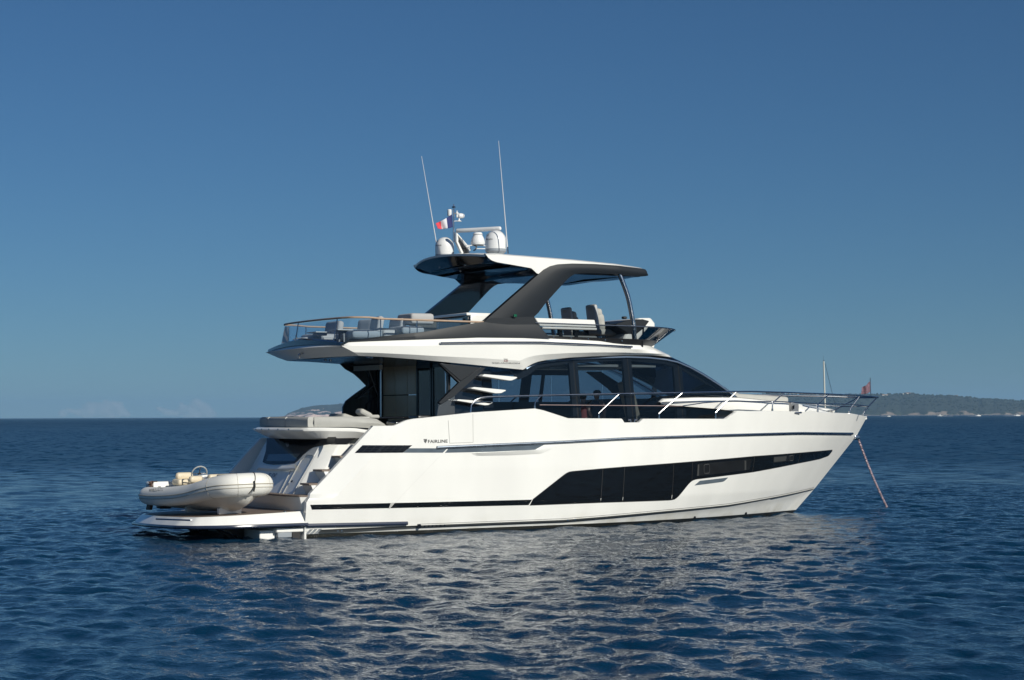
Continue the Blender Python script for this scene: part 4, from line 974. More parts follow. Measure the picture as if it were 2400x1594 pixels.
dome(1162, -1.0, .265, 590, .66, ''); dome(1042, 1.0, .245, 596, .64, '')
# radar mast frame
X0 = 5.75
def rp(px, py, y=0.0): return at(px, py, y)
ms = MB(); P = [rp(1068, 543, -.05), rp(1075, 551, -.05), rp(1104, 582, -.05), rp(1103, 592, -.05), rp(1112, 598, -.05), rp(1100, 600, -.05), rp(1075, 560, -.05), rp(1074, 566, -.05), rp(1088, 600, -.05), rp(1083, 600, -.05), rp(1068, 567, -.05)]
ms.prism([rp(1069.5, 544), rp(1076, 551), rp(1104, 583), rp(1103, 588), rp(1097, 584), rp(1075.5, 558)], (0, .10, 0)); ms.prism([rp(1069.5, 544), rp(1075.5, 558), rp(1074, 566), rp(1090, 600), rp(1085, 600), rp(1069.5, 566)], (0, .10, 0))
mast = ms.build('mast_frame', WHITE, Y, bevel=.008)
MB().prism([rp(1075, 560, .03), rp(1104, 596, .03), rp(1104, 600, .03), rp(1088, 600, .03), rp(1074.5, 567, .03)], (0, .02, 0)).build('mast_web', GREY, mast)
MB().tube([rp(1063, 568, -.02), rp(1063.3, 483, -.02)], .022, 10).build('mast_pole', STEEL, mast)
MB().prism([rp(1066, 545, -.04), rp(1070, 545, -.04), rp(1070, 567, -.04), rp(1066, 567, -.04)], (0, .1, 0)).build('pole_bracket', DSTEEL, mast)
p = rp(1063.3, 485, -.02); MB().lathe(p, [(.045, -.02), (.05, .0), (.02, .02), (.018, .06), (.0, .07)], 12).build('anchor_light', STEEL, mast)
p = rp(1053.5, 498, .05); MB().lathe(p, [(0, -.09), (.05, -.09), (.055, -.08), (.055, .06), (.045, .075), (0, .08)], 14).build('gps_antenna', RADOME, mast)
p = rp(1071, 503, -.05); MB().lathe(p, [(0, -.07), (.02, -.07), (.022, 0), (.04, .02), (.04, .05), (.015, .06), (.012, .1), (0, .1)], 12).build('gps_antenna', RADOME, mast)
p = rp(1080, 506, -.05); MB().rbox(p, (.19, .14, .13), .06).build('searchlight', RADOME, mast)
p = rp(1076, 515.5, -.05); MB().lathe(p, [(.065, -.04), (.06, -.03), (.02, .0), (.012, .04), (0, .04)], 16).build('horn', RADOME, mast)
MB().tube([rp(1063, 518.5, -.02), rp(1076, 517.5, -.05)], .008, 6).build('horn_bracket', RADOME, mast)
MB().tube([rp(1063, 500, -.02), rp(1072, 500, -.05)], .015, 6).build('light_bracket', STEEL, mast)
# radar pedestal and array
p = rp(1120, 574, -.1); pz = p.z
rd = MB(); rd.lathe((p.x, -.1, pz-.0), [(.17, 0), (.185, .06), (.16, .16), (.11, .25), (.10, .27), (0, .27)], 20); rdo = rd.build('radar_scanner', RADOME, Y)
MB().tube([rp(1091, 575.3, -.1), rp(1139, 576, -.1)], .012, 6).build('scanner_shelf', RADOME, rdo); MB().tube([rp(1100, 576, -.1), rp(1100, 596, -.1)], .012, 6).build('scanner_shelf', RADOME, rdo); MB().tube([rp(1117, 583, -.1), rp(1139, 583, -.1)], .012, 6).build('scanner_shelf', RADOME, rdo)
q = rp(1114, 580, -.15); MB().tube([q+Vector((-.03, 0, .05)), q+Vector((.04, 0, .02)), q+Vector((.0, 0, -.06)), q+Vector((-.05, 0, -.08))], .018, 6).build('cable', SEAM, rdo)
A_ = rp(1069, 545, .45); B2 = rp(1174.5, 531.5, -.62); B2.z = A_.z = (A_.z+B2.z)/2+.0
dr = (B2-A_).normalized(); Rz = Matrix(((dr.x, -dr.y, 0), (dr.y, dr.x, 0), (0, 0, 1)))
mid = (A_+B2)/2; MB().rbox(mid, ((B2-A_).length, .11, .105), .045, Rz).build('radar_array', RADOME, rdo)
MB().lathe((p.x, -.1, pz+.26), [(.13, 0), (.10, .05), (0, .05)], 16).build('array_boss', RADOME, rdo)
for (a, b, y, nm) in (((1028, 600), (988, 366), 1.6, ''), ((1190.5, 592), (1168.5, 330), -1.55, '')):
    A1_ = at(*a, y); B1_ = at(*b, y); n_ = 10
    t_ = MB().tube([A1_.lerp(B1_, k/n_) for k in range(n_+1)], [.013-.008*k/n_ for k in range(n_+1)], 6); w_o = t_.build('whip_antenna', RADOME, Y)
    MB().tube([A1_.lerp(B1_, -.01), A1_.lerp(B1_, .05)], .022, 8).build('antenna_base', STEEL, w_o)

# ---------------------------------------------------------------- flags
def flag(name, label, tl, bl, fly_t, fly_b, yv, m, nx=24, ny=12, amp=.06, wave=3.0):
    A, Bq, C, D = at(*tl, yv), at(*bl, yv), at(*fly_t, yv), at(*fly_b, yv); rows = []
    for j in range(ny+1):
        r = []
        for i in range(nx+1):
            u = i/nx; v = j/ny; p = A.lerp(C, u).lerp(Bq.lerp(D, u), v)
            p = p + Vector((.3, 1, 0))*amp*sin(wave*pi*u+1.5*v)*u**.5 + Vector((0, 0, -.02*sin(pi*u)))
            r.append(p)
        rows.append(r)
    mb = MB().grid(rows); o = mb.build(name, m, None, weld=0); tag(o, label, 'flag')
    uv = o.data.uv_layers.new(name='UVMap'); k = nx+1
    for lp_ in o.data.loops: uv.data[lp_.index].uv = ((lp_.vertex_index % k)/nx, 1-(lp_.vertex_index//k)/ny)
    s = o.modifiers.new('thick', 'SOLIDIFY'); s.thickness = .004
    return o
def flag_mat(name, stops):
    m = mat(name, (1, 1, 1), .8); t = m.node_tree; b = t.nodes['Principled BSDF']; u = t.nodes.new('ShaderNodeUVMap'); s = t.nodes.new('ShaderNodeSeparateXYZ')
    t.links.new(u.outputs[0], s.inputs[0]); r = t.nodes.new('ShaderNodeValToRGB'); r.color_ramp.interpolation = 'CONSTANT'
    while len(r.color_ramp.elements) < len(stops): r.color_ramp.elements.new(.5)
    for el, (pz_, c) in zip(r.color_ramp.elements, stops): el.position = pz_; el.color = (*c, 1)
    t.links.new(s.outputs[0], r.inputs[0]); t.links.new(r.outputs[0], b.inputs['Base Color']); return m
flag('french_flag', 'blue white and red tricolour flag blowing from the steel mast above the hardtop', (1059.5, 502), (1061, 532.5), (1021, 523.5), (1025, 536.5), -.02, flag_mat('tricolour', [(0, (.02, .03, .13)), (.35, (.62, .62, .66)), (.68, (.6, .05, .07))]))
MB().tube([at(2041, 930, 0), at(2039.5, 886, 0)], .012, 6).build('bow_flagstaff', DSTEEL, Y)
fo_ = flag('bow_pennant', 'faded maroon pennant on the staff at the bow rail', (2039.5, 893), (2039.5, 919), (2020, 908.5), (2016, 924), 0, mat('maroon_cloth', (.17, .10, .13), .8, var=.45, vscale=16), amp=.05)

# ---------------------------------------------------------------- anchor chain
a = Vector((18.28, -.02, 2.08)); b = Vector((20.12, .75, -.10)); ch = MB(); n = 62
for k in range(n):
    t = (k+.5)/n; p = a.lerp(b, t)+Vector((0, 0, -.10*sin(pi*t))); d = (b-a).normalized(); s1 = d.cross(Vector((0, 0, 1))).normalized(); s2 = s1.cross(d)
    s_ = s1 if k % 2 else s2; hl = .036; hw = .026
    ch.tube([p+d*hl*cos(q)+s_*hw*sin(q) for q in [2*pi*i/10 for i in range(11)]], .0125, 5, cap=False)
tag(ch.build('anchor_chain', mat('galvanised_chain', (.60, .46, .49), .4, metal=.0, var=.8, vscale=16), None), 'pinkish galvanised anchor chain running from the bow down into the water', 'chain')
MB().rbox((18.22, 0, 2.10), (.22, .16, .14), .04).build('stem_fitting', STEEL, hull)
# ================================================================== TENDER on the swim platform
TC = Vector((-1.60, -.45, .545))
TD = empty('inflatable_tender', TC, 'ivory inflatable jet tender with cream seats chocked across the swim platform, bow to starboard', 'inflatable boat')
PHI = radians(12)
def tl(x, y, z): return (TC.x+x*sin(PHI)+y*cos(PHI), TC.y-x*cos(PHI)+y*sin(PHI), TC.z+z)       # local: x to the bow, y to port, z up
TR = Matrix.Rotation(PHI, 3, 'Z')
def tlx(px, yl):                                        # local x whose sight line column is px
    lo, hi = -2.5, 2.5
    for _ in range(40):
        m_1 = (lo+hi)/2; d = Vector(tl(m_1, yl, .6))-CAM
        if CX+F*d.dot(LAT)/d.dot(DEP) < px: lo = m_1
        else: hi = m_1
    return lo
def tlz(x, yl, py):
    d = Vector(tl(x, yl, 0))-CAM; return CAM.z+(HY+1.8-py)/F*d.dot(DEP)-TC.z
half_t = [(-1.76, -.61, .36, .07), (-1.73, -.61, .36, .15), (-1.62, -.62, .36, .205), (-1, -.64, .36, .22), (-.2, -.65, .40, .225), (.4, -.64, .47, .225), (.9, -.60, .57, .24), (1.3, -.53, .64, .25), (1.58, -.43, .675, .258), (1.72, -.22, .69, .26), (1.75, 0, .695, .26)]
ft = half_t+[(a, -b, c, d) for a, b, c, d in half_t[::-1][1:]]
n = 110; cen = smooth_curve([(a, b, c) for a, b, c, d in ft], n); rad = [v.x for v in smooth_curve([(d, 0, 0) for a, b, c, d in ft], n)]
tm = MB().tube([tl(*p) for p in cen], rad, 22); tube_o = tm.build('tube', TUBE, TD, angle=60)
# rubbing strakes: two thin lines round the outside of the tube
for dz, rr, nm in ((.0, .012, 'rubbing_strake'), (-.075, .008, 'rubbing_strake')):
    P = []
    for i, p in enumerate(cen[3:-3]):
        i += 3; t = (cen[i+1]-cen[i-1]); o = Vector((t.y, -t.x, 0)).normalized()
        r = rad[i]; h = dz*(1.0)+.02; P.append(tl(*(p+o*sqrt(max(0, r*r-h*h))+Vector((0, 0, h)))))
    MB().tube(P, rr, 6).build(nm, TUBEG, tube_o)
# seams across the tube
for i in (36, 47, 62, 73):
    t = (cen[i+1]-cen[i-1]).normalized(); a = t.cross(Vector((0, 0, 1))).normalized(); b = a.cross(t)
    MB().tube([tl(*(cen[i]+(a*cos(q)+b*sin(q))*(rad[i]+.001))) for q in [2*pi*k/24 for k in range(25)]], .004, 4).build('tube_seam', TUBEG, tube_o)
hl = MB(); secs = []
for x, kz, cw, cz_, tw, tz in ((-1.6, .06, .52, .20, .60, .27), (-1, .05, .56, .20, .64, .28), (0, .045, .60, .21, .66, .31), (.6, .045, .60, .25, .66, .38), (1.0, .06, .57, .32, .63, .46), (1.3, .11, .50, .38, .56, .52), (1.55, .20, .38, .45, .44, .57), (1.72, .31, .20, .51, .26, .60), (1.84, .44, .0, .55, .02, .58)):
    tw *= .96; cw *= .96
    secs.append([(x, -tw, tz), (x, -(cw+.05), cz_+.03), (x, -cw, cz_), (x, -cw*.55, (kz+cz_)/2-.01), (x, -cw*.5, (kz+cz_)/2-.025), (x, 0, kz), (x, cw*.5, (kz+cz_)/2-.025), (x, cw*.55, (kz+cz_)/2-.01), (x, cw, cz_), (x, cw+.05, cz_+.03), (x, tw, tz)])
ss = []
for j in range(len(secs[0])): ss.append(smooth_curve([s[j] for s in secs], 40))
hl.grid([[tl(*ss[j][i]) for j in range(len(ss))] for i in range(40)]); hl.add([tl(*p) for p in secs[0]], [tuple(range(11))])
hul = hl.build('tender_hull', mat('tender_gelcoat', (.66, .64, .58), .3, coat=.3, var=.03), TD, angle=35)
fl_ = MB(); fl_.prism([tl(x, y, .36) for x, y in [(-1.6, -.5), (.8, -.5), (1.4, -.3), (1.4, .3), (.8, .5), (-1.6, .5)]], (0, 0, .03)); fl_.build('tender_floor', TUBEG, hul)
fl_ = MB(); fl_.prism([tl(x, y, .39) for x, y in [(-1.7, -.5), (-1.1, -.5), (-1.1, .5), (-1.7, .5)]], (0, 0, .16)); fl_.build('engine_hatch', WHITE, TD, bevel=.03)
def tbox(c, d, r, name, m, par=None, R=None, **k): return MB().rbox(tl(*c), (d[1], d[0], d[2]), r, TR).build(name, m, par or TD, **k)
cush_ = []
def seat_px(p0, p1, q0, q1, yl, wid, name, m, r=.07, dep_=None):
    xa, xb = tlx(p0, yl), tlx(p1, yl); z1, z0 = tlz((xa+xb)/2, yl, q0), tlz((xa+xb)/2, yl, q1); lat_w = wid
    xl = max(.14, (p1-p0)/107-wid*cos(TH+0)*.80)/.72 if dep_ is None else dep_
    tbox(((xa+xb)/2, yl, (z0+z1)/2), (xl, wid, z1-z0), r, name, m)
    return (xa+xb)/2, (z0+z1)/2
seat_px(403, 460, 1106, 1123, .18, .46, 'seat_backrest', CREAM, .075, .16)
seat_px(410, 452, 1121, 1136, .10, .5, 'bench_seat', CREAM, .06, .35)
seat_px(440, 478, 1114, 1131, -.30, .36, 'seat_backrest', CREAM, .07, .14)
seat_px(454, 496, 1128, 1142, -.25, .4, 'bench_seat', CREAM, .06, .3)
seat_px(487, 517, 1110.5, 1127, -.05, .34, 'seat_backrest', CREAM, .06, .16)
seat_px(480, 506, 1116, 1134, -.02, .34, 'console', WHITE, .05, .3)
seat_px(515, 560, 1110, 1128, .0, .5, 'bow_cushion', CREAM, .06, .4)
seat_px(368, 408, 1126.5, 1142, .0, .9, 'engine_cover', WHITE, .05, .4)
xw = tlx(466.5, .12); wc = tl(xw, .12, tlz(xw, .12, 1109)); Rw = None
ax1 = Vector((1, 0, 0)); ax2 = Vector((0, -.42, .9)).normalized(); wcV = Vector(wc)
sw = MB().tube([wcV+(ax1*cos(q)+ax2*sin(q))*.185 for q in [2*pi*k/30 for k in range(31)]], .017, 8, cap=False).build('steering_wheel', mat('wheel_grey', (.35, .36, .35), .4), TD)
MB().tube([wcV-ax1*.17, wcV+ax1*.17], .012, 6).build('wheel_spoke', STEEL, sw); MB().tube([wcV+ax2*.17, wcV, wcV-ax2*.17], .014, 6).build('wheel_spoke', STEEL, sw)
MB().tube([wcV, wcV+Vector((0, -.16, -.12))], .035, 8).build('steering_column', RUBBER, sw)
tbox((xw+.28, .12, wc[2]-TC.z-.14), (.25, .36, .24), .05, 'helm_pod', WHITE)
for x in (-1.2, -.7, .0):
    MB().tube([tl(x-.09, -.52, .50), tl(x-.05, -.56, .575), tl(x+.05, -.56, .58), tl(x+.09, -.52, .52)], .012, 6).build('grab_handle', RUBBER, TD)
# jet drive and legs under the stern
dr = MB(); dr.rbox(tl(-1.62, -.18, .14), (.3, .34, .2), .05); dr.tube([tl(-1.7, -.18, .16), tl(-1.82, -.18, .14)], .09, 12); dr.build('jet_drive', BRONZE, TD)
dr = MB(); dr.prism([tl(-1.72, -.5, .2), tl(-1.56, -.5, .2), tl(-1.62, -.5, .02), tl(-1.78, -.5, .02)], (-.07, 0, 0)); dr.build('support_leg', BRONZE, TD)
mb = MB(); rnd = random.Random(3)
for k in range(26):
    a0_ = Vector(tl(-1.72, -.42+rnd.uniform(-.08, .08), .58+rnd.uniform(-.1, .1))); q = [a0_+Vector((.05*sin(t*2+k)+.02*rnd.uniform(-1, 1), .06*cos(t*1.7+k*2), .04*sin(t*3+k))) for t in range(6)]
    mb.tube(q, .012, 5)
mb.build('coiled_rope', BRONZE, TD)
# strap round the bow
i = 40; t = (cen[i+1]-cen[i-1]).normalized(); a = t.cross(Vector((0, 0, 1))).normalized(); b = a.cross(t)
cidx = 54
t = (cen[cidx+1]-cen[cidx-1]).normalized(); a = Vector((t.y, -t.x, 0)).normalized(); b = Vector((0, 0, 1))
P = [tl(*(cen[cidx]+(a*cos(q)+b*sin(q))*(rad[cidx]+.006)+t*(.10*(q-.5)))) for q in [2.2-.28*k for k in range(12)]]
st_ = MB().tube(P, .010, 6).build('tie_strap', RUBBER, TD)
e_ = Vector(P[8]); MB().tube([e_+Vector((0, -.02, .1)), e_+Vector((.01, -.03, -.02)), e_+Vector((-.02, -.03, -.14))], .018, 6).build('shackle', RUBBER, st_)
def ftx(px, py):
    # text on the outer starboard side of the tube: point on tube nearest the pixel ray
    r_ = ray(px, py); best = None
    for i in range(4, 50):
        c = Vector(tl(*cen[i])); s_ = (c-CAM).dot(r_)/r_.dot(r_); d = (CAM+r_*s_-c); 
        if best is None or abs((CAM+r_*s_-c).x*0+(c-CAM-r_*s_).dot(LAT)) < best[0]: best = (abs((c-CAM-r_*s_).dot(LAT)), i, c, s_)
    _, i, c, s_ = best; x = TC.x-.66-rad[i]; p = atx(px, py, x)
    nn = Vector((-cos(PHI), -sin(PHI), 0)); h = max(-rad[i]*.9, min(rad[i]*.9, p.z-c.z)); p0 = c+nn*(sqrt(rad[i]**2-h*h)+.012)
    return onplane(px, py, p0, nn)
text_on('WILLIAMS', (349, 1152.5), (382, 1150.5), (350.5, 1145.5), ftx, 'tube_lettering', mat('faint_grey_ink', (.22, .22, .20), .6), tube_o, bold=.01, shear=.2)
# chocks (fixed to the platform)
for (x, w_, h) in ((.95, .30, .13), (-.35, .34, .12)):
    c = MB(); P = [tl(x, -w_, 0), tl(x, w_, 0), tl(x, w_*1.05, h), tl(x, w_*.8, h+.02), tl(x, .05, .09), tl(x, -.05, .09), tl(x, -w_*.8, h+.02), tl(x, -w_*1.05, h)]
    c.prism([Vector(p)+Vector((0, 0, .003)) for p in P], (-.09*sin(PHI), .09*cos(PHI), 0)); c.build('tender_chock', WHITE, plat, bevel=.015)

# ================================================================== people behind the saloon glass
def person(loc, rz, label, top, arm_pose, hgt=1.68):
    e = empty('person', loc, label, 'person', 'people in the saloon'); s = hgt/1.68
    J = {'pel': (0, 0, .92), 'wa': (0, 0, 1.06), 'ch': (.0, 0, 1.26), 'nk': (0, 0, 1.40), 'hb': (.01, 0, 1.47), 'hd': (.02, 0, 1.57), 'ht': (.015, 0, 1.655),
         'hl': (0, .09, .88), 'kl': (.02, .10, .49), 'al': (-.01, .10, .08), 'tl': (.13, .12, .03), 'hr': (0, -.09, .88), 'kr': (.03, -.10, .49), 'ar': (0, -.11, .08), 'tr': (.14, -.13, .03),
         'sl': (0, .17, 1.36), 'sr': (0, -.17, 1.36)}
    for sd, sg in (('l', 1), ('r', -1)):
        ex, ey, ez, hx, hy, hz = arm_pose; J['e'+sd] = (ex, sg*ey, ez); J['w'+sd] = (hx, sg*hy, hz)
    R = {'pel': .135, 'wa': .12, 'ch': .14, 'nk': .055, 'hb': .06, 'hd': .092, 'ht': .06, 'hl': .09, 'kl': .06, 'al': .04, 'tl': .035, 'hr': .09, 'kr': .06, 'ar': .04, 'tr': .035, 'sl': .062, 'sr': .062, 'el': .043, 'er': .043, 'wl': .028, 'wr': .028}
    E_ = [('pel', 'wa'), ('wa', 'ch'), ('ch', 'nk'), ('nk', 'hb'), ('hb', 'hd'), ('hd', 'ht'), ('pel', 'hl'), ('hl', 'kl'), ('kl', 'al'), ('al', 'tl'), ('pel', 'hr'), ('hr', 'kr'), ('kr', 'ar'), ('ar', 'tr'), ('ch', 'sl'), ('ch', 'sr'), ('sl', 'el'), ('el', 'wl'), ('sr', 'er'), ('er', 'wr')]
    for sd in 'lr':
        wv = Vector(J['w'+sd]); ev = Vector(J['e'+sd]); d = (wv-ev).normalized(); sg = 1 if sd == 'l' else -1
        J['p'+sd] = tuple(wv+d*.07); R['p'+sd] = .03; E_.append(('w'+sd, 'p'+sd)); side = d.cross(Vector((1, 0, 0))).normalized()
        for k in range(4):
            o = (k-1.5)*.019; b0 = wv+d*.085+side*o; L = (.062, .075, .07, .055)[k]
            J[f'f{k}{sd}'] = tuple(b0+d*L*.5); J[f'g{k}{sd}'] = tuple(b0+d*L+Vector((.015, 0, 0))); R[f'f{k}{sd}'] = .0085; R[f'g{k}{sd}'] = .007
            E_ += [('p'+sd, f'f{k}{sd}'), (f'f{k}{sd}', f'g{k}{sd}')]
        J['t'+'h'+sd] = tuple(wv+d*.05+side*.045); R['th'+sd] = .009; E_.append(('w'+sd, 'th'+sd))
    names = list(J); me = bpy.data.meshes.new('body'); M = Matrix.Rotation(rz, 3, 'Z')
    me.from_pydata([tuple(M @ (Vector(J[n])*s)) for n in names], [(names.index(a), names.index(b)) for a, b in E_], [])
    ob = bpy.data.objects.new('body', me); bpy.context.scene.collection.objects.link(ob); ob.parent = e; ORG[ob.name] = Vector(loc)
    sk = ob.modifiers.new('skin', 'SKIN')
    for i, n in enumerate(names): me.skin_vertices[0].data[i].radius = (R[n]*s, R[n]*s)
    me.skin_vertices[0].data[0].use_root = True; sk.use_smooth_shade = True
    sb = ob.modifiers.new('sub', 'SUBSURF'); sb.levels = 1; sb.render_levels = 1
    me.materials.append(mat('skin', (.42, .26, .19), .5))
    L = Vector(loc)
    def w_(p): return L+M @ (Vector(p)*s)
    MB().rbox(w_((.10, 0, 1.545)), (.03, .022, .04), .012, M).build('nose', ob.data.materials[0], e)
    for sg in (-1, 1): MB().rbox(w_((.095, sg*.03, 1.575)), (.012, .022, .012), .005, M).build('eye', INK, e); MB().rbox(w_((.01, sg*.09, 1.56)), (.03, .015, .05), .007, M).build('ear', ob.data.materials[0], e)
    MB().rbox(w_((.098, 0, 1.505)), (.012, .045, .01), .004, M).build('mouth', REDINK, e)
    MB().rbox(w_((-.01, 0, 1.605)), (.20, .19, .16), .075, M).build('hair', mat('dark_hair', (.02, .015, .012), .7), e)
    MB().lathe(tuple(L), [(.13*s, .93*s), (.135*s, 1.0*s), (.15*s, 1.18*s), (.165*s, 1.30*s), (.12*s, 1.39*s), (.06*s, 1.41*s)], 20).build('shirt', top, e, angle=70)
    MB().lathe(tuple(L), [(.17*s, .62*s), (.165*s, .75*s), (.15*s, .95*s), (.13*s, .98*s)], 20).build('shorts', DARKIN, e, angle=70)
    return e
p = at(1399, 914, .3); person((p.x, .3, 1.695), radians(200), 'person standing behind the tinted saloon glass with arms down, dark round head against the sky', mat('navy_shirt', (.03, .04, .08), .8), (.0, .25, 1.12, .05, .27, .88), hgt=1.74)
p = at(1366, 921, .5); person((p.x, .5, 1.695), radians(20), 'shorter person in a dull red top behind the saloon glass, left of the other one', mat('dull_red_shirt', (.30, .07, .06), .8), (.02, .24, 1.12, .18, .2, 1.02), hgt=1.64)

# ================================================================== DISTANT THINGS
from mathutils import noise as mno
def gp_(px, D, z):                                     # ground position under a sight line, at range D and height z
    r = ray(px, 900); return Vector((CAM.x+r.x*D, CAM.y+r.y*D, z))
def zat(px, py, D): return CAM.z+ray(px, py).z*D
def hill(name, prof, D0, DR, D1, step, rows_n, seed, m, kx=1.0):
    xs = [p[0] for p in prof]; ys = [p[1] for p in prof]; R = []; px = xs[0]; cols = []
    while px <= xs[-1]: cols.append(px); px += step
    hgt = {}
    for j in range(rows_n+1):
        f = j/rows_n; D = D0+(D1-D0)*f; row = []
        for c in cols:
            wob = 70*mno.noise(Vector((c*.012, seed, 0)))+30*mno.noise(Vector((c*.05, seed, 3)))
            Dn = D+wob*(1-f); zr = zat(c, lin(c, xs, ys), DR)
            fr_ = (D-D0)/(DR-D0)
            if fr_ <= 1: sh = (fr_**.62)*(1-.0*fr_)
            else: sh = 1-.5*(fr_-1)
            n1 = mno.fractal(Vector((c*.02*kx, D*.006, seed)), 1.0, 2.0, 4)
            z = max(-2, zr*sh*(1+.16*n1*(1 if fr_ < .95 else 0))+ (1.8*mno.noise(Vector((c*.6, D*.08, seed))) if fr_ < 1.05 else 0)*min(1, fr_*3))
            if j == 0: z = -3
            row.append(gp_(c, Dn, z))
        R.append(row)
    mb = MB().grid(R); o = mb.build(name, m, None, weld=0, angle=180); o['kind'] = 'structure'; return R, cols
def land_mat(name, green, rock, lo, hi):
    m = mat(name, green, .95); t = m.node_tree; b = t.nodes['Principled BSDF']
    g = t.nodes.new('ShaderNodeNewGeometry'); s = t.nodes.new('ShaderNodeSeparateXYZ'); t.links.new(g.outputs['Position'], s.inputs[0])
    n1 = t.nodes.new('ShaderNodeTexNoise'); n1.inputs['Scale'].default_value = .02; n1.inputs['Detail'].default_value = 8; t.links.new(g.outputs['Position'], n1.inputs['Vector'])
    n2 = t.nodes.new('ShaderNodeTexNoise'); n2.inputs['Scale'].default_value = .12; n2.inputs['Detail'].default_value = 5; t.links.new(g.outputs['Position'], n2.inputs['Vector'])
    # rock where noise exceeds a threshold that rises with height
    h = t.nodes.new('ShaderNodeMapRange'); h.inputs[1].default_value = lo; h.inputs[2].default_value = hi; h.inputs[3].default_value = .40; h.inputs[4].default_value = .78; t.links.new(s.outputs['Z'], h.inputs[0])
    sb = t.nodes.new('ShaderNodeMath'); sb.operation = 'SUBTRACT'; t.links.new(n1.outputs[0], sb.inputs[0]); t.links.new(h.outputs[0], sb.inputs[1])
    mr = t.nodes.new('ShaderNodeMapRange'); mr.inputs[1].default_value = 0; mr.inputs[2].default_value = .03; t.links.new(sb.outputs[0], mr.inputs[0])
    gr = t.nodes.new('ShaderNodeValToRGB'); gr.color_ramp.elements[0].color = (*[c*.55 for c in green], 1); gr.color_ramp.elements[1].color = (*[c*1.7 for c in green], 1); gr.color_ramp.elements[0].position = .35; gr.color_ramp.elements[1].position = .68
    t.links.new(n2.outputs[0], gr.inputs[0]); mx = t.nodes.new('ShaderNodeMixRGB'); t.links.new(mr.outputs[0], mx.inputs[0]); t.links.new(gr.outputs[0], mx.inputs[1]); mx.inputs[2].default_value = (*rock, 1)
    t.links.new(mx.outputs[0], b.inputs['Base Color']); return m
LAND = land_mat('scrub_and_cliff', (.022, .028, .016), (.24, .19, .15), 0, 20)
prof = [(1500, 965), (1560, 951), (1640, 940), (1710, 932), (1745, 927), (1779, 926.6), (1795, 922.5), (1809, 921.3), (1825, 922), (1845, 925), (1900, 926), (1960, 926), (2038, 924), (2060, 924.5), (2112, 924), (2137, 923), (2180, 926.5), (2218, 928.3), (2270, 931), (2292, 934), (2345, 937.5), (2400, 939.8), (2480, 944), (2600, 950), (2800, 958), (2900, 968)]
HR, hc_ = hill('headland', prof, 5200, 5900, 6600, 2.0, 40, 4.0, LAND)
prof2 = [(640, 978), (666, 975.5), (676, 968), (690, 963), (707, 956.5), (728, 952), (750, 949), (775, 948), (806, 946), (850, 944), (900, 946), (960, 952), (1010, 962), (1050, 974)]
LAND2 = land_mat('island_rock', (.026, .032, .024), (.72, .54, .46), 4, 46)
HR2, _ = hill('island', prof2, 6600, 7100, 7700, 1.5, 36, 11.0, LAND2, kx=2.0)
# woodland on the headland (nobody could count it)
rnd = random.Random(5); wd = MB(); ico = bmesh.new(); bmesh.ops.create_icosphere(ico, subdivisions=1, radius=1.0)
iv = [v.co.copy() for v in ico.verts]; iff = [tuple(v.index for v in f.verts) for f in ico.faces]; ico.free()
nr = len(HR)
for k in range(3600):
    j = min(nr-1, int(nr*.55*(rnd.random()**.75))+1) if rnd.random() < .8 else int(nr*.5)+rnd.randint(-2, 1); c = rnd.randrange(60, len(hc_)-1); p = HR[j][c]
    if p.z < 4: continue
    r = rnd.uniform(1.8, 4.6); sx, sz = r*rnd.uniform(.9, 1.5), r*rnd.uniform(.6, 1.0)
    if rnd.random() < .55 and mno.noise(Vector((c*.04, j*.2, 2))) < -.05: continue
    wd.add([(p.x+v.x*sx, p.y+v.y*sx, p.z+v.z*sz+sz*.3) for v in iv], iff)
wo = wd.build('woodland', mat('far_woodland', (.018, .024, .013), .95, var=.4, vscale=.05), None, weld=0, smooth=True, angle=180); wo['kind'] = 'stuff'
# houses on the ridge
PLAST = mat('pale_plaster', (.62, .56, .46), .8); TILE = mat('terracotta', (.35, .17, .10), .8)
def house_at(px, py, wpx, hpx, label, wings=1):
    D = 5830; base = gp_(px, D, zat(px, py, D)); sc_ = D/F; w_ = wpx*sc_; h = hpx*sc_; e = empty('house', base, label, 'house', 'houses on the headland ridge')
    a = MB(); R = Matrix.Rotation(-TH, 3, 'Z')
    a.box(base+Vector((0, 0, h*.35)), (w_, w_*.45, h*.7+4), R)
    if wings > 1: a.box(base+R @ Vector((w_*.1, 0, h*.75)), (w_*.5, w_*.4, h*.5), R)
    wl = a.build('wall', PLAST, e)
    r_ = MB(); zt = h*.7+1.4 if wings == 1 else h+.4; ww = w_*.54 if wings == 1 else w_*.3
    cx_ = 0 if wings == 1 else w_*.1
    P = [R @ Vector((cx_-ww, -w_*.26, zt)), R @ Vector((cx_-ww, w_*.26, zt)), R @ Vector((cx_-ww, 0, zt+1.6))]; r_.prism([base+p for p in P], R @ Vector((2*ww, 0, 0))); r_.build('roof', TILE, e)
    for k in range(3): MB().box(base+R @ Vector(((k-1)*w_*.28, -w_*.23, h*.35)), (w_*.08, .3, h*.25), R).build('window', DARKIN, wl)
house_at(2126, 927.5, 21, 6, 'large pale villa with a raised middle on the headland ridge, biggest of the houses', 2)
house_at(2074, 928.3, 13, 2.6, 'long low pale house on the ridge left of the large villa')
house_at(2241, 930.0, 7, 2.4, 'small pale house on the ridge to the right of the large villa')
house_at(2003, 931.5, 3.4, 2.8, 'tiny white house on the slope just left of the bow pennant')
house_at(1811, 924.6, 8, 2.6, 'small pale house on the wooded knoll above the foredeck')
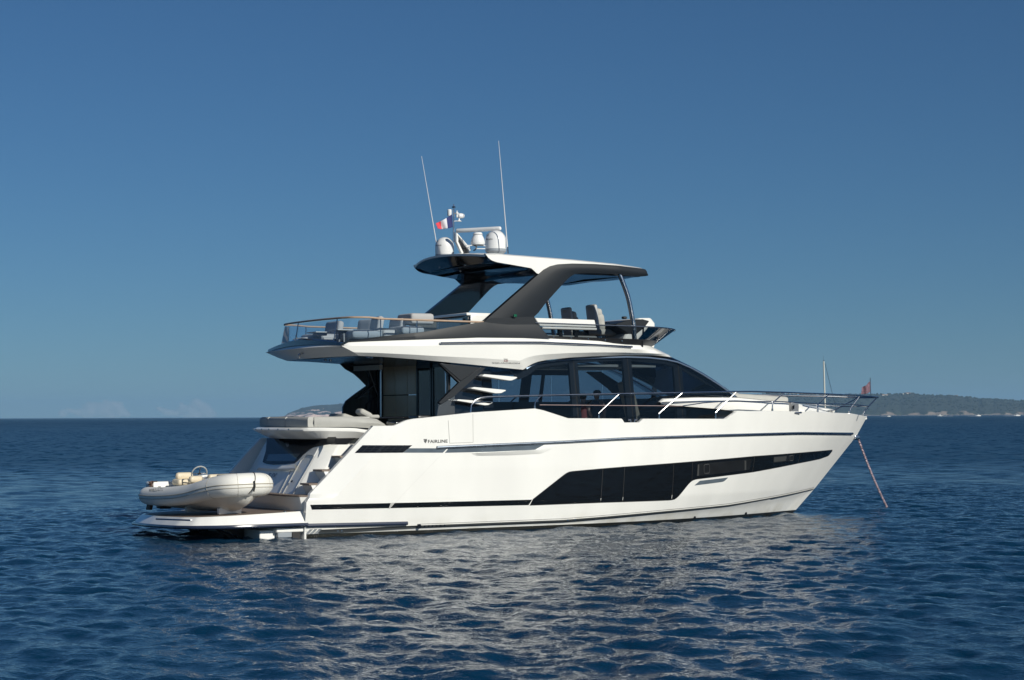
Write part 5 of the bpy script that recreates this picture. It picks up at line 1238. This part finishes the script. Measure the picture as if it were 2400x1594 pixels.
# shoreline of pale rocks
sh = MB(); rnd = random.Random(9)
for k in range(900):
    c = rnd.uniform(1560, 2600); p = gp_(c, 5190+70*mno.noise(Vector((c*.012, 4.0, 0)))+30*mno.noise(Vector((c*.05, 4.0, 3)))+rnd.uniform(-4, 14), 0); r = rnd.uniform(1.2, 3.6)
    sh.add([(p.x+v.x*r*1.8, p.y+v.y*r, v.z*r*rnd.uniform(.5, 1.1)) for v in iv], iff)
so2 = sh.build('shore_rocks', mat('shore_rock', (.17, .15, .13), .9, var=.25, vscale=.05), None, weld=0, smooth=False); so2['kind'] = 'stuff'
# motor boats under way
FOAM = mat('foam', (.75, .78, .80), .8, var=.2, vscale=1.5)
def small_boat(px, py, L, head, label):
    D = CAM.z/(-ray(px, py).z); base = gp_(px, D, 0.0); e = empty('motor_boat', (0, 0, 0), label, 'motor boat', 'motor boats under way off the headland')
    b = MB(); st = []
    for t in range(9):
        f = t/8; w_ = L*.15*(1-max(0, (f-.45)/.55)**2.2); x = -L/2+L*f; zt = L*.11*(1+.5*f*f)
        st.append([(x+.02*L*f, -w_, zt), (x, -w_*.8, L*.02), (x, 0, -L*.03), (x, w_*.8, L*.02), (x+.02*L*f, w_, zt)])
    b.grid(st); b.grid([[s[0] for s in st], [s[4] for s in st]]); b.add(st[0], [(0, 1, 2, 3, 4)]); b.build('hull', WHITE, e)
    b = MB(); b.prism([(-L*.2, -L*.10, L*.1), (L*.22, -L*.10, L*.12), (L*.08, -L*.09, L*.26), (-L*.12, -L*.09, L*.26)], (0, L*.2, 0)); b.build('cabin', WHITE, e)
    MB().box((.0, 0, L*.21), (L*.24, L*.205, L*.05)).build('cabin_window', DGLASS, e)
    MB().box((-L*.05, 0, L*.33), (L*.25, L*.19, L*.02)).build('hardtop', WHITE, e); MB().tube([(-L*.1, 0, L*.25), (-L*.1, 0, L*.42)], L*.012, 5).build('mast', STEEL, e)
    wk = MB(); rr = random.Random(int(px)); 
    for k in range(60):
        f = rr.random(); s = rr.choice((-1, 1)); q = Vector((-L*.45-L*1.6*f, s*L*(.05+.12*f)*rr.uniform(.3, 1.2), 0)); r = L*.06*(1-f*.6); wk.add([(q.x+v.x*r*2, q.y+v.y*r, .03+v.z*r*.5) for v in iv], iff)
    for k in range(20):
        f = rr.random(); s = rr.choice((-1, 1)); q = Vector((L*.3-L*.6*f, s*L*.16, 0)); r = L*.04; wk.add([(q.x+v.x*r*2, q.y+v.y*r, .03+v.z*r) for v in iv], iff)
    wk.build('wake', FOAM, e, weld=0)
    e.location = base; e.rotation_euler = (0, 0, -TH+head)
small_boat(2083, 976.6, 5.5, 0, 'small white motor boat with a low wake, leftmost of the boats, beside the bow')
small_boat(2203, 975.6, 10, 2.9, 'white motor boat with a mast, second from the left off the headland')
small_boat(2293, 975.3, 9, .3, 'white motor boat trailing a long wake, third from the left off the headland')
small_boat(2384, 975.0, 9.5, .1, 'white motor boat at the right edge of the view off the headland')
# sailing yacht behind the bow
D = 260; b0 = gp_(1933, D, 0); SY = empty('sailing_yacht', b0, 'sailing yacht anchored behind the bow, only its pale mast and forestay showing', 'sailing yacht')
mt = MB().tube([gp_(1934.5, D, 1), gp_(1933.4, D, zat(1933, 955, D)), gp_(1930.8, D, zat(1930.8, 847, D))], [.13, .12, .10], 8).build('mast', mat('pale_mast', (.55, .56, .50), .35), SY)
MB().tube([gp_(1929, D, zat(1929, 845, D)), gp_(1932.5, D, zat(1932.5, 845, D))], .05, 5).build('masthead', STEEL, mt)
MB().tube([gp_(1929.8, D, zat(1930, 846, D)), gp_(1929.8, D, zat(1930, 834, D))], .02, 5).build('masthead_antenna', STEEL, mt)
bow_ = gp_(1969, D+2.6, 1.15); MB().tube([gp_(1933.5, D, zat(1933, 851, D)), bow_], .03, 5).build('forestay', DSTEEL, SY)
d = Vector((bow_.x-b0.x, bow_.y-b0.y, 0)).normalized(); nrm = Vector((-d.y, d.x, 0)); b = MB(); st = []
for t in range(11):
    f = t/10; w_ = 1.45*sin(pi*(.18+.82*f))**.7 if f < .999 else 0.0; w_ = max(0, w_*(1 if f < .5 else 1-((f-.5)/.5)**2.2)); c = b0+d*(-5.2+8.6*f)
    st.append([c-nrm*w_+Vector((0, 0, .95+.2*f*f)), c-nrm*w_*.8+Vector((0, 0, .1)), c+Vector((0, 0, -.5)), c+nrm*w_*.8+Vector((0, 0, .1)), c+nrm*w_+Vector((0, 0, .95+.2*f*f))])
b.grid(st); b.grid([[s[0] for s in st], [s[4] for s in st]]); b.build('hull', WHITE, SY)
b = MB(); c = b0+d*-.6+Vector((0, 0, 1.2)); b.rbox(c, (3.2, 1.5, .5), .18, Matrix(((d.x, nrm.x, 0), (d.y, nrm.y, 0), (0, 0, 1)))); b.build('cabin', WHITE, SY)
MB().tube([b0+Vector((0, 0, 2.1)), b0-d*4+Vector((0, 0, 2.1))], .08, 6).build('boom', STEEL, SY)

# ================================================================== CLOUDS on the horizon
def cloud(pts, D, seed, label, op=.085):
    mm = bmesh.new(); rr = random.Random(seed)
    for (px, py, r) in pts:
        R_ = r*D/F; c = gp_(px, D, 0); c.z = zat(px, py, D)
        for k in range(12):
            o = Vector((rr.uniform(-.9, .9), rr.uniform(-.6, .6), rr.uniform(-.8, .7)))*R_; q = R_*rr.uniform(.25, .6)
            bmesh.ops.create_icosphere(mm, subdivisions=2, radius=q, matrix=Matrix.Translation(c+o))
    me = bpy.data.meshes.new('cloud'); mm.to_mesh(me); mm.free(); ob = bpy.data.objects.new('cloud', me); bpy.context.scene.collection.objects.link(ob)
    rm_ = ob.modifiers.new('remesh', 'REMESH'); rm_.mode = 'VOXEL'; rm_.voxel_size = 22; rm_.use_smooth_shade = True
    tx = bpy.data.textures.new('puff', 'CLOUDS'); tx.noise_scale = 45; tx.noise_depth = 3; ds = ob.modifiers.new('puff', 'DISPLACE'); ds.texture = tx; ds.texture_coords = 'LOCAL'; ds.strength = 12
    m = bpy.data.materials.new('cloud_vapour'); m.use_nodes = True; t = m.node_tree; t.nodes.clear(); o = t.nodes.new('ShaderNodeOutputMaterial')
    tr = t.nodes.new('ShaderNodeBsdfTransparent'); df = t.nodes.new('ShaderNodeBsdfDiffuse'); df.inputs[0].default_value = (.85, .66, .62, 1); mx = t.nodes.new('ShaderNodeMixShader')
    lw = t.nodes.new('ShaderNodeLayerWeight'); lw.inputs[0].default_value = .35; iv_ = t.nodes.new('ShaderNodeMapRange'); iv_.inputs[1].default_value = 0; iv_.inputs[2].default_value = 1; iv_.inputs[3].default_value = op; iv_.inputs[4].default_value = 0
    t.links.new(lw.outputs['Facing'], iv_.inputs[0]); t.links.new(iv_.outputs[0], mx.inputs[0]); t.links.new(tr.outputs[0], mx.inputs[1]); t.links.new(df.outputs[0], mx.inputs[2]); t.links.new(mx.outputs[0], o.inputs[0])
    me.materials.append(m); tag(ob, label, 'cloud', 'low clouds on the horizon')
cloud([(150, 966, 10), (165, 962, 8), (185, 962, 9), (200, 955, 9), (215, 953, 13), (235, 952, 12), (255, 949, 15), (270, 950, 14), (250, 962, 14), (215, 964, 14), (285, 966, 12), (180, 969, 12), (205, 971, 13), (235, 971, 14), (262, 971, 14), (145, 971, 9), (300, 971, 9)], 16000, 1, 'wide faint pinkish cumulus low over the sea, left of the two cloud banks')
cloud([(370, 958, 9), (385, 963, 9), (400, 966, 8), (430, 953, 10), (455, 940, 9), (465, 947, 13), (478, 955, 13), (450, 962, 14), (490, 964, 12), (415, 969, 11), (440, 971, 13), (465, 971, 14), (490, 972, 12), (392, 972, 9), (505, 971, 8)], 16000, 2, 'faint pinkish cumulus with a tall tower low over the sea, nearer the yacht')

# ================================================================== THE SEA
def sea():
    N, Lt = 1280, 76.8; d = Lt/N; rng = np.random.default_rng(12)
    k1 = 2*np.pi*np.fft.fftfreq(N, d); KX, KY = np.meshgrid(k1, k1, indexing='ij'); K = np.hypot(KX, KY); K[0, 0] = 1
    wx, wy = -.93, -.36; cosw = (KX*wx+KY*wy)/K
    Lp = .23; P = np.exp(-1/(K*Lp)**2)/K**4.05*(.32+cosw**2)*np.exp(-(K*.017)**2); P[0, 0] = 0
    P += 0.010*np.exp(-((K-.75)/.22)**2)*np.maximum(0, cosw)**6*P.max()*3            # a low swell
    A = np.sqrt(P)*(rng.normal(size=(N, N))+1j*rng.normal(size=(N, N)))
    h = np.fft.ifft2(A).real; sx = np.fft.ifft2(A*1j*KX).real; sc = SLOPE/ sqrt(2*sx.var())
    h *= sc; A *= sc
    dx = np.fft.ifft2(A*(-1j)*KX/K).real; dy = np.fft.ifft2(A*(-1j)*KY/K).real
    Al = A*(K < 2*np.pi/1.3); hl = np.fft.ifft2(Al).real
    def axis(a, b, gneg, gpos, far):
        core = np.arange(a, b, .06); out = [core]
        for sg, g in ((-1, gneg), (1, gpos)):
            x = a if sg < 0 else core[-1]; s = .06; L = []; 
            while abs(x-(a if sg < 0 else b)) < far:
                dist = abs(x-(a if sg < 0 else b)); s = min(s*(1+g), .45) if dist < 260 else s*(1.008 if dist < 700 else 1.03); x += sg*s; L.append(x)
            out.append(np.array(L))
        return np.concatenate([out[1][::-1], core, out[2]])
    X = axis(-20, 26, .013, .013, 14000); Yy = axis(-31, 5, .05, .012, 14000)
    GX, GY = np.meshgrid(X, Yy, indexing='ij'); print('grid', len(X), len(Yy))
    def samp(f):
        u = (GX/d) % N; v = (GY/d) % N; i = np.floor(u).astype(int); j = np.floor(v).astype(int); fu = u-i; fv = v-j; i %= N; j %= N; i2 = (i+1) % N; j2 = (j+1) % N
        return f[i, j]*(1-fu)*(1-fv)+f[i2, j]*fu*(1-fv)+f[i, j2]*(1-fu)*fv+f[i2, j2]*fu*fv
    sxp = np.gradient(X)[:, None]*np.ones_like(GY); syp = np.gradient(Yy)[None, :]*np.ones_like(GX); sp = np.maximum(sxp, syp)
    w1 = np.clip((.22-sp)/.08, 0, 1); w2 = np.clip((1.6-sp)/1.1, 0, 1)
    Z = samp(h)*w1+samp(hl)*(1-w1)*w2
    ch = .85; PX = GX+samp(dx)*w1*ch; PY = GY+samp(dy)*w1*ch
    n, m = GX.shape; co = np.stack([PX, PY, Z], -1).reshape(-1, 3).astype(np.float32)
    idx = np.arange(n*m).reshape(n, m); q = np.stack([idx[:-1, :-1], idx[1:, :-1], idx[1:, 1:], idx[:-1, 1:]], -1).reshape(-1)
    me = bpy.data.meshes.new('water'); me.vertices.add(n*m); me.vertices.foreach_set('co', co.ravel()); nf = (n-1)*(m-1)
    me.loops.add(nf*4); me.loops.foreach_set('vertex_index', q.astype(np.int32)); me.polygons.add(nf)
    me.polygons.foreach_set('loop_start', np.arange(0, nf*4, 4, dtype=np.int32)); me.polygons.foreach_set('loop_total', np.full(nf, 4, np.int32))
    me.update(); me.shade_smooth()
    at_ = me.attributes.new('far', 'FLOAT', 'POINT'); at_.data.foreach_set('value', np.clip((np.hypot(GX-3, GY+13)-24)/60, 0, 1).astype(np.float32).ravel())
    at_ = me.attributes.new('vfar', 'FLOAT', 'POINT'); at_.data.foreach_set('value', np.clip((np.hypot(GX-3, GY+13)-110)/700, 0, 1).astype(np.float32).ravel())
    ob = bpy.data.objects.new('water', me); bpy.context.scene.collection.objects.link(ob); ob['kind'] = 'structure'
    print('sea verts', n*m); return ob
FARK, FARK2 = 2.0, 2.0
SLOPE = .22
water = sea()
m = bpy.data.materials.new('sea_water'); m.use_nodes = True; t = m.node_tree; b = t.nodes['Principled BSDF']
b.inputs['Base Color'].default_value = (.001, .026, .062, 1); b.inputs['Roughness'].default_value = .05; b.inputs['IOR'].default_value = 1.333
g = t.nodes.new('ShaderNodeNewGeometry')
def nz(scale, detail, stretch=(1, 1, 1), rot=0):
    mp = t.nodes.new('ShaderNodeMapping'); mp.inputs['Scale'].default_value = stretch; mp.inputs['Rotation'].default_value = (0, 0, rot); t.links.new(g.outputs['Position'], mp.inputs[0])
    n = t.nodes.new('ShaderNodeTexNoise'); n.inputs['Scale'].default_value = scale; n.inputs['Detail'].default_value = detail; n.inputs['Roughness'].default_value = .6; t.links.new(mp.outputs[0], n.inputs['Vector']); return n
def attr(nm): a = t.nodes.new('ShaderNodeAttribute'); a.attribute_name = nm; return a
def mul(a, bb):
    q = t.nodes.new('ShaderNodeMath'); q.operation = 'MULTIPLY'; t.links.new(a, q.inputs[0])
    if isinstance(bb, float): q.inputs[1].default_value = bb
    else: t.links.new(bb, q.inputs[1])
    return q.outputs[0]
def bump(h, dist, prev=None):
    bp = t.nodes.new('ShaderNodeBump'); bp.inputs['Strength'].default_value = 1; bp.inputs['Distance'].default_value = dist; t.links.new(h, bp.inputs['Height'])
    if prev: t.links.new(prev, bp.inputs['Normal'])
    return bp.outputs[0]
r1 = bump(nz(19, 3, (1, .7, 1), .5).outputs[0], .007, bump(nz(7.5, 4, (1, .7, 1), .37).outputs[0], .028))
def vm(op, a, bb=None):
    q = t.nodes.new('ShaderNodeVectorMath'); q.operation = op; t.links.new(a, q.inputs[0])
    if bb is not None:
        if isinstance(bb, tuple): q.inputs[1].default_value = bb
        else: t.links.new(bb, q.inputs[1])
    return q
def slope_field(scale, detail, k, fac, st=(1, 1, 1)):      # wave slopes too small for the mesh at this distance
    n = nz(scale, detail, st, .37); c = vm('SUBTRACT', n.outputs['Color'], (.5, .5, .5)); c = vm('MULTIPLY', c.outputs[0], (k, k, 0))
    s_ = t.nodes.new('ShaderNodeVectorMath'); s_.operation = 'SCALE'; t.links.new(c.outputs[0], s_.inputs[0]); t.links.new(fac, s_.inputs['Scale']); return s_.outputs[0]
f1, f2 = attr('far').outputs['Fac'], attr('vfar').outputs['Fac']
s1 = slope_field(1.0, 3, FARK, f1, (1.0, .7, 1)); s2 = slope_field(.16, 3, FARK2, f2, (1.0, .5, 1))
nn_ = vm('NORMALIZE', vm('ADD', vm('ADD', r1, s1).outputs[0], s2).outputs[0]).outputs[0]
t.links.new(nn_, b.inputs['Normal'])
def add_(a, bb):
    q = t.nodes.new('ShaderNodeMath'); q.operation = 'ADD'; t.links.new(a, q.inputs[0])
    if isinstance(bb, float): q.inputs[1].default_value = bb
    else: t.links.new(bb, q.inputs[1])
    return q.outputs[0]
t.links.new(add_(add_(mul(f1, .23), mul(f2, .08)), .05), b.inputs['Roughness'])
water.data.materials.append(m)
# ================================================================== HAZE
HZ = MB().box((0, 7000, 100), (30000, 30000, 202+10)).build('haze', bpy.data.materials.new('haze_air'), None, smooth=False); HZ['kind'] = 'stuff'
hm_ = HZ.data.materials[0]; hm_.use_nodes = True; t = hm_.node_tree; t.nodes.clear(); o = t.nodes.new('ShaderNodeOutputMaterial'); v = t.nodes.new('ShaderNodeVolumePrincipled')
v.inputs['Color'].default_value = (.38, .68, 1, 1); v.inputs['Density'].default_value = 7.5e-5; v.inputs['Anisotropy'].default_value = 0.0
t.links.new(v.outputs[0], o.inputs['Volume'])
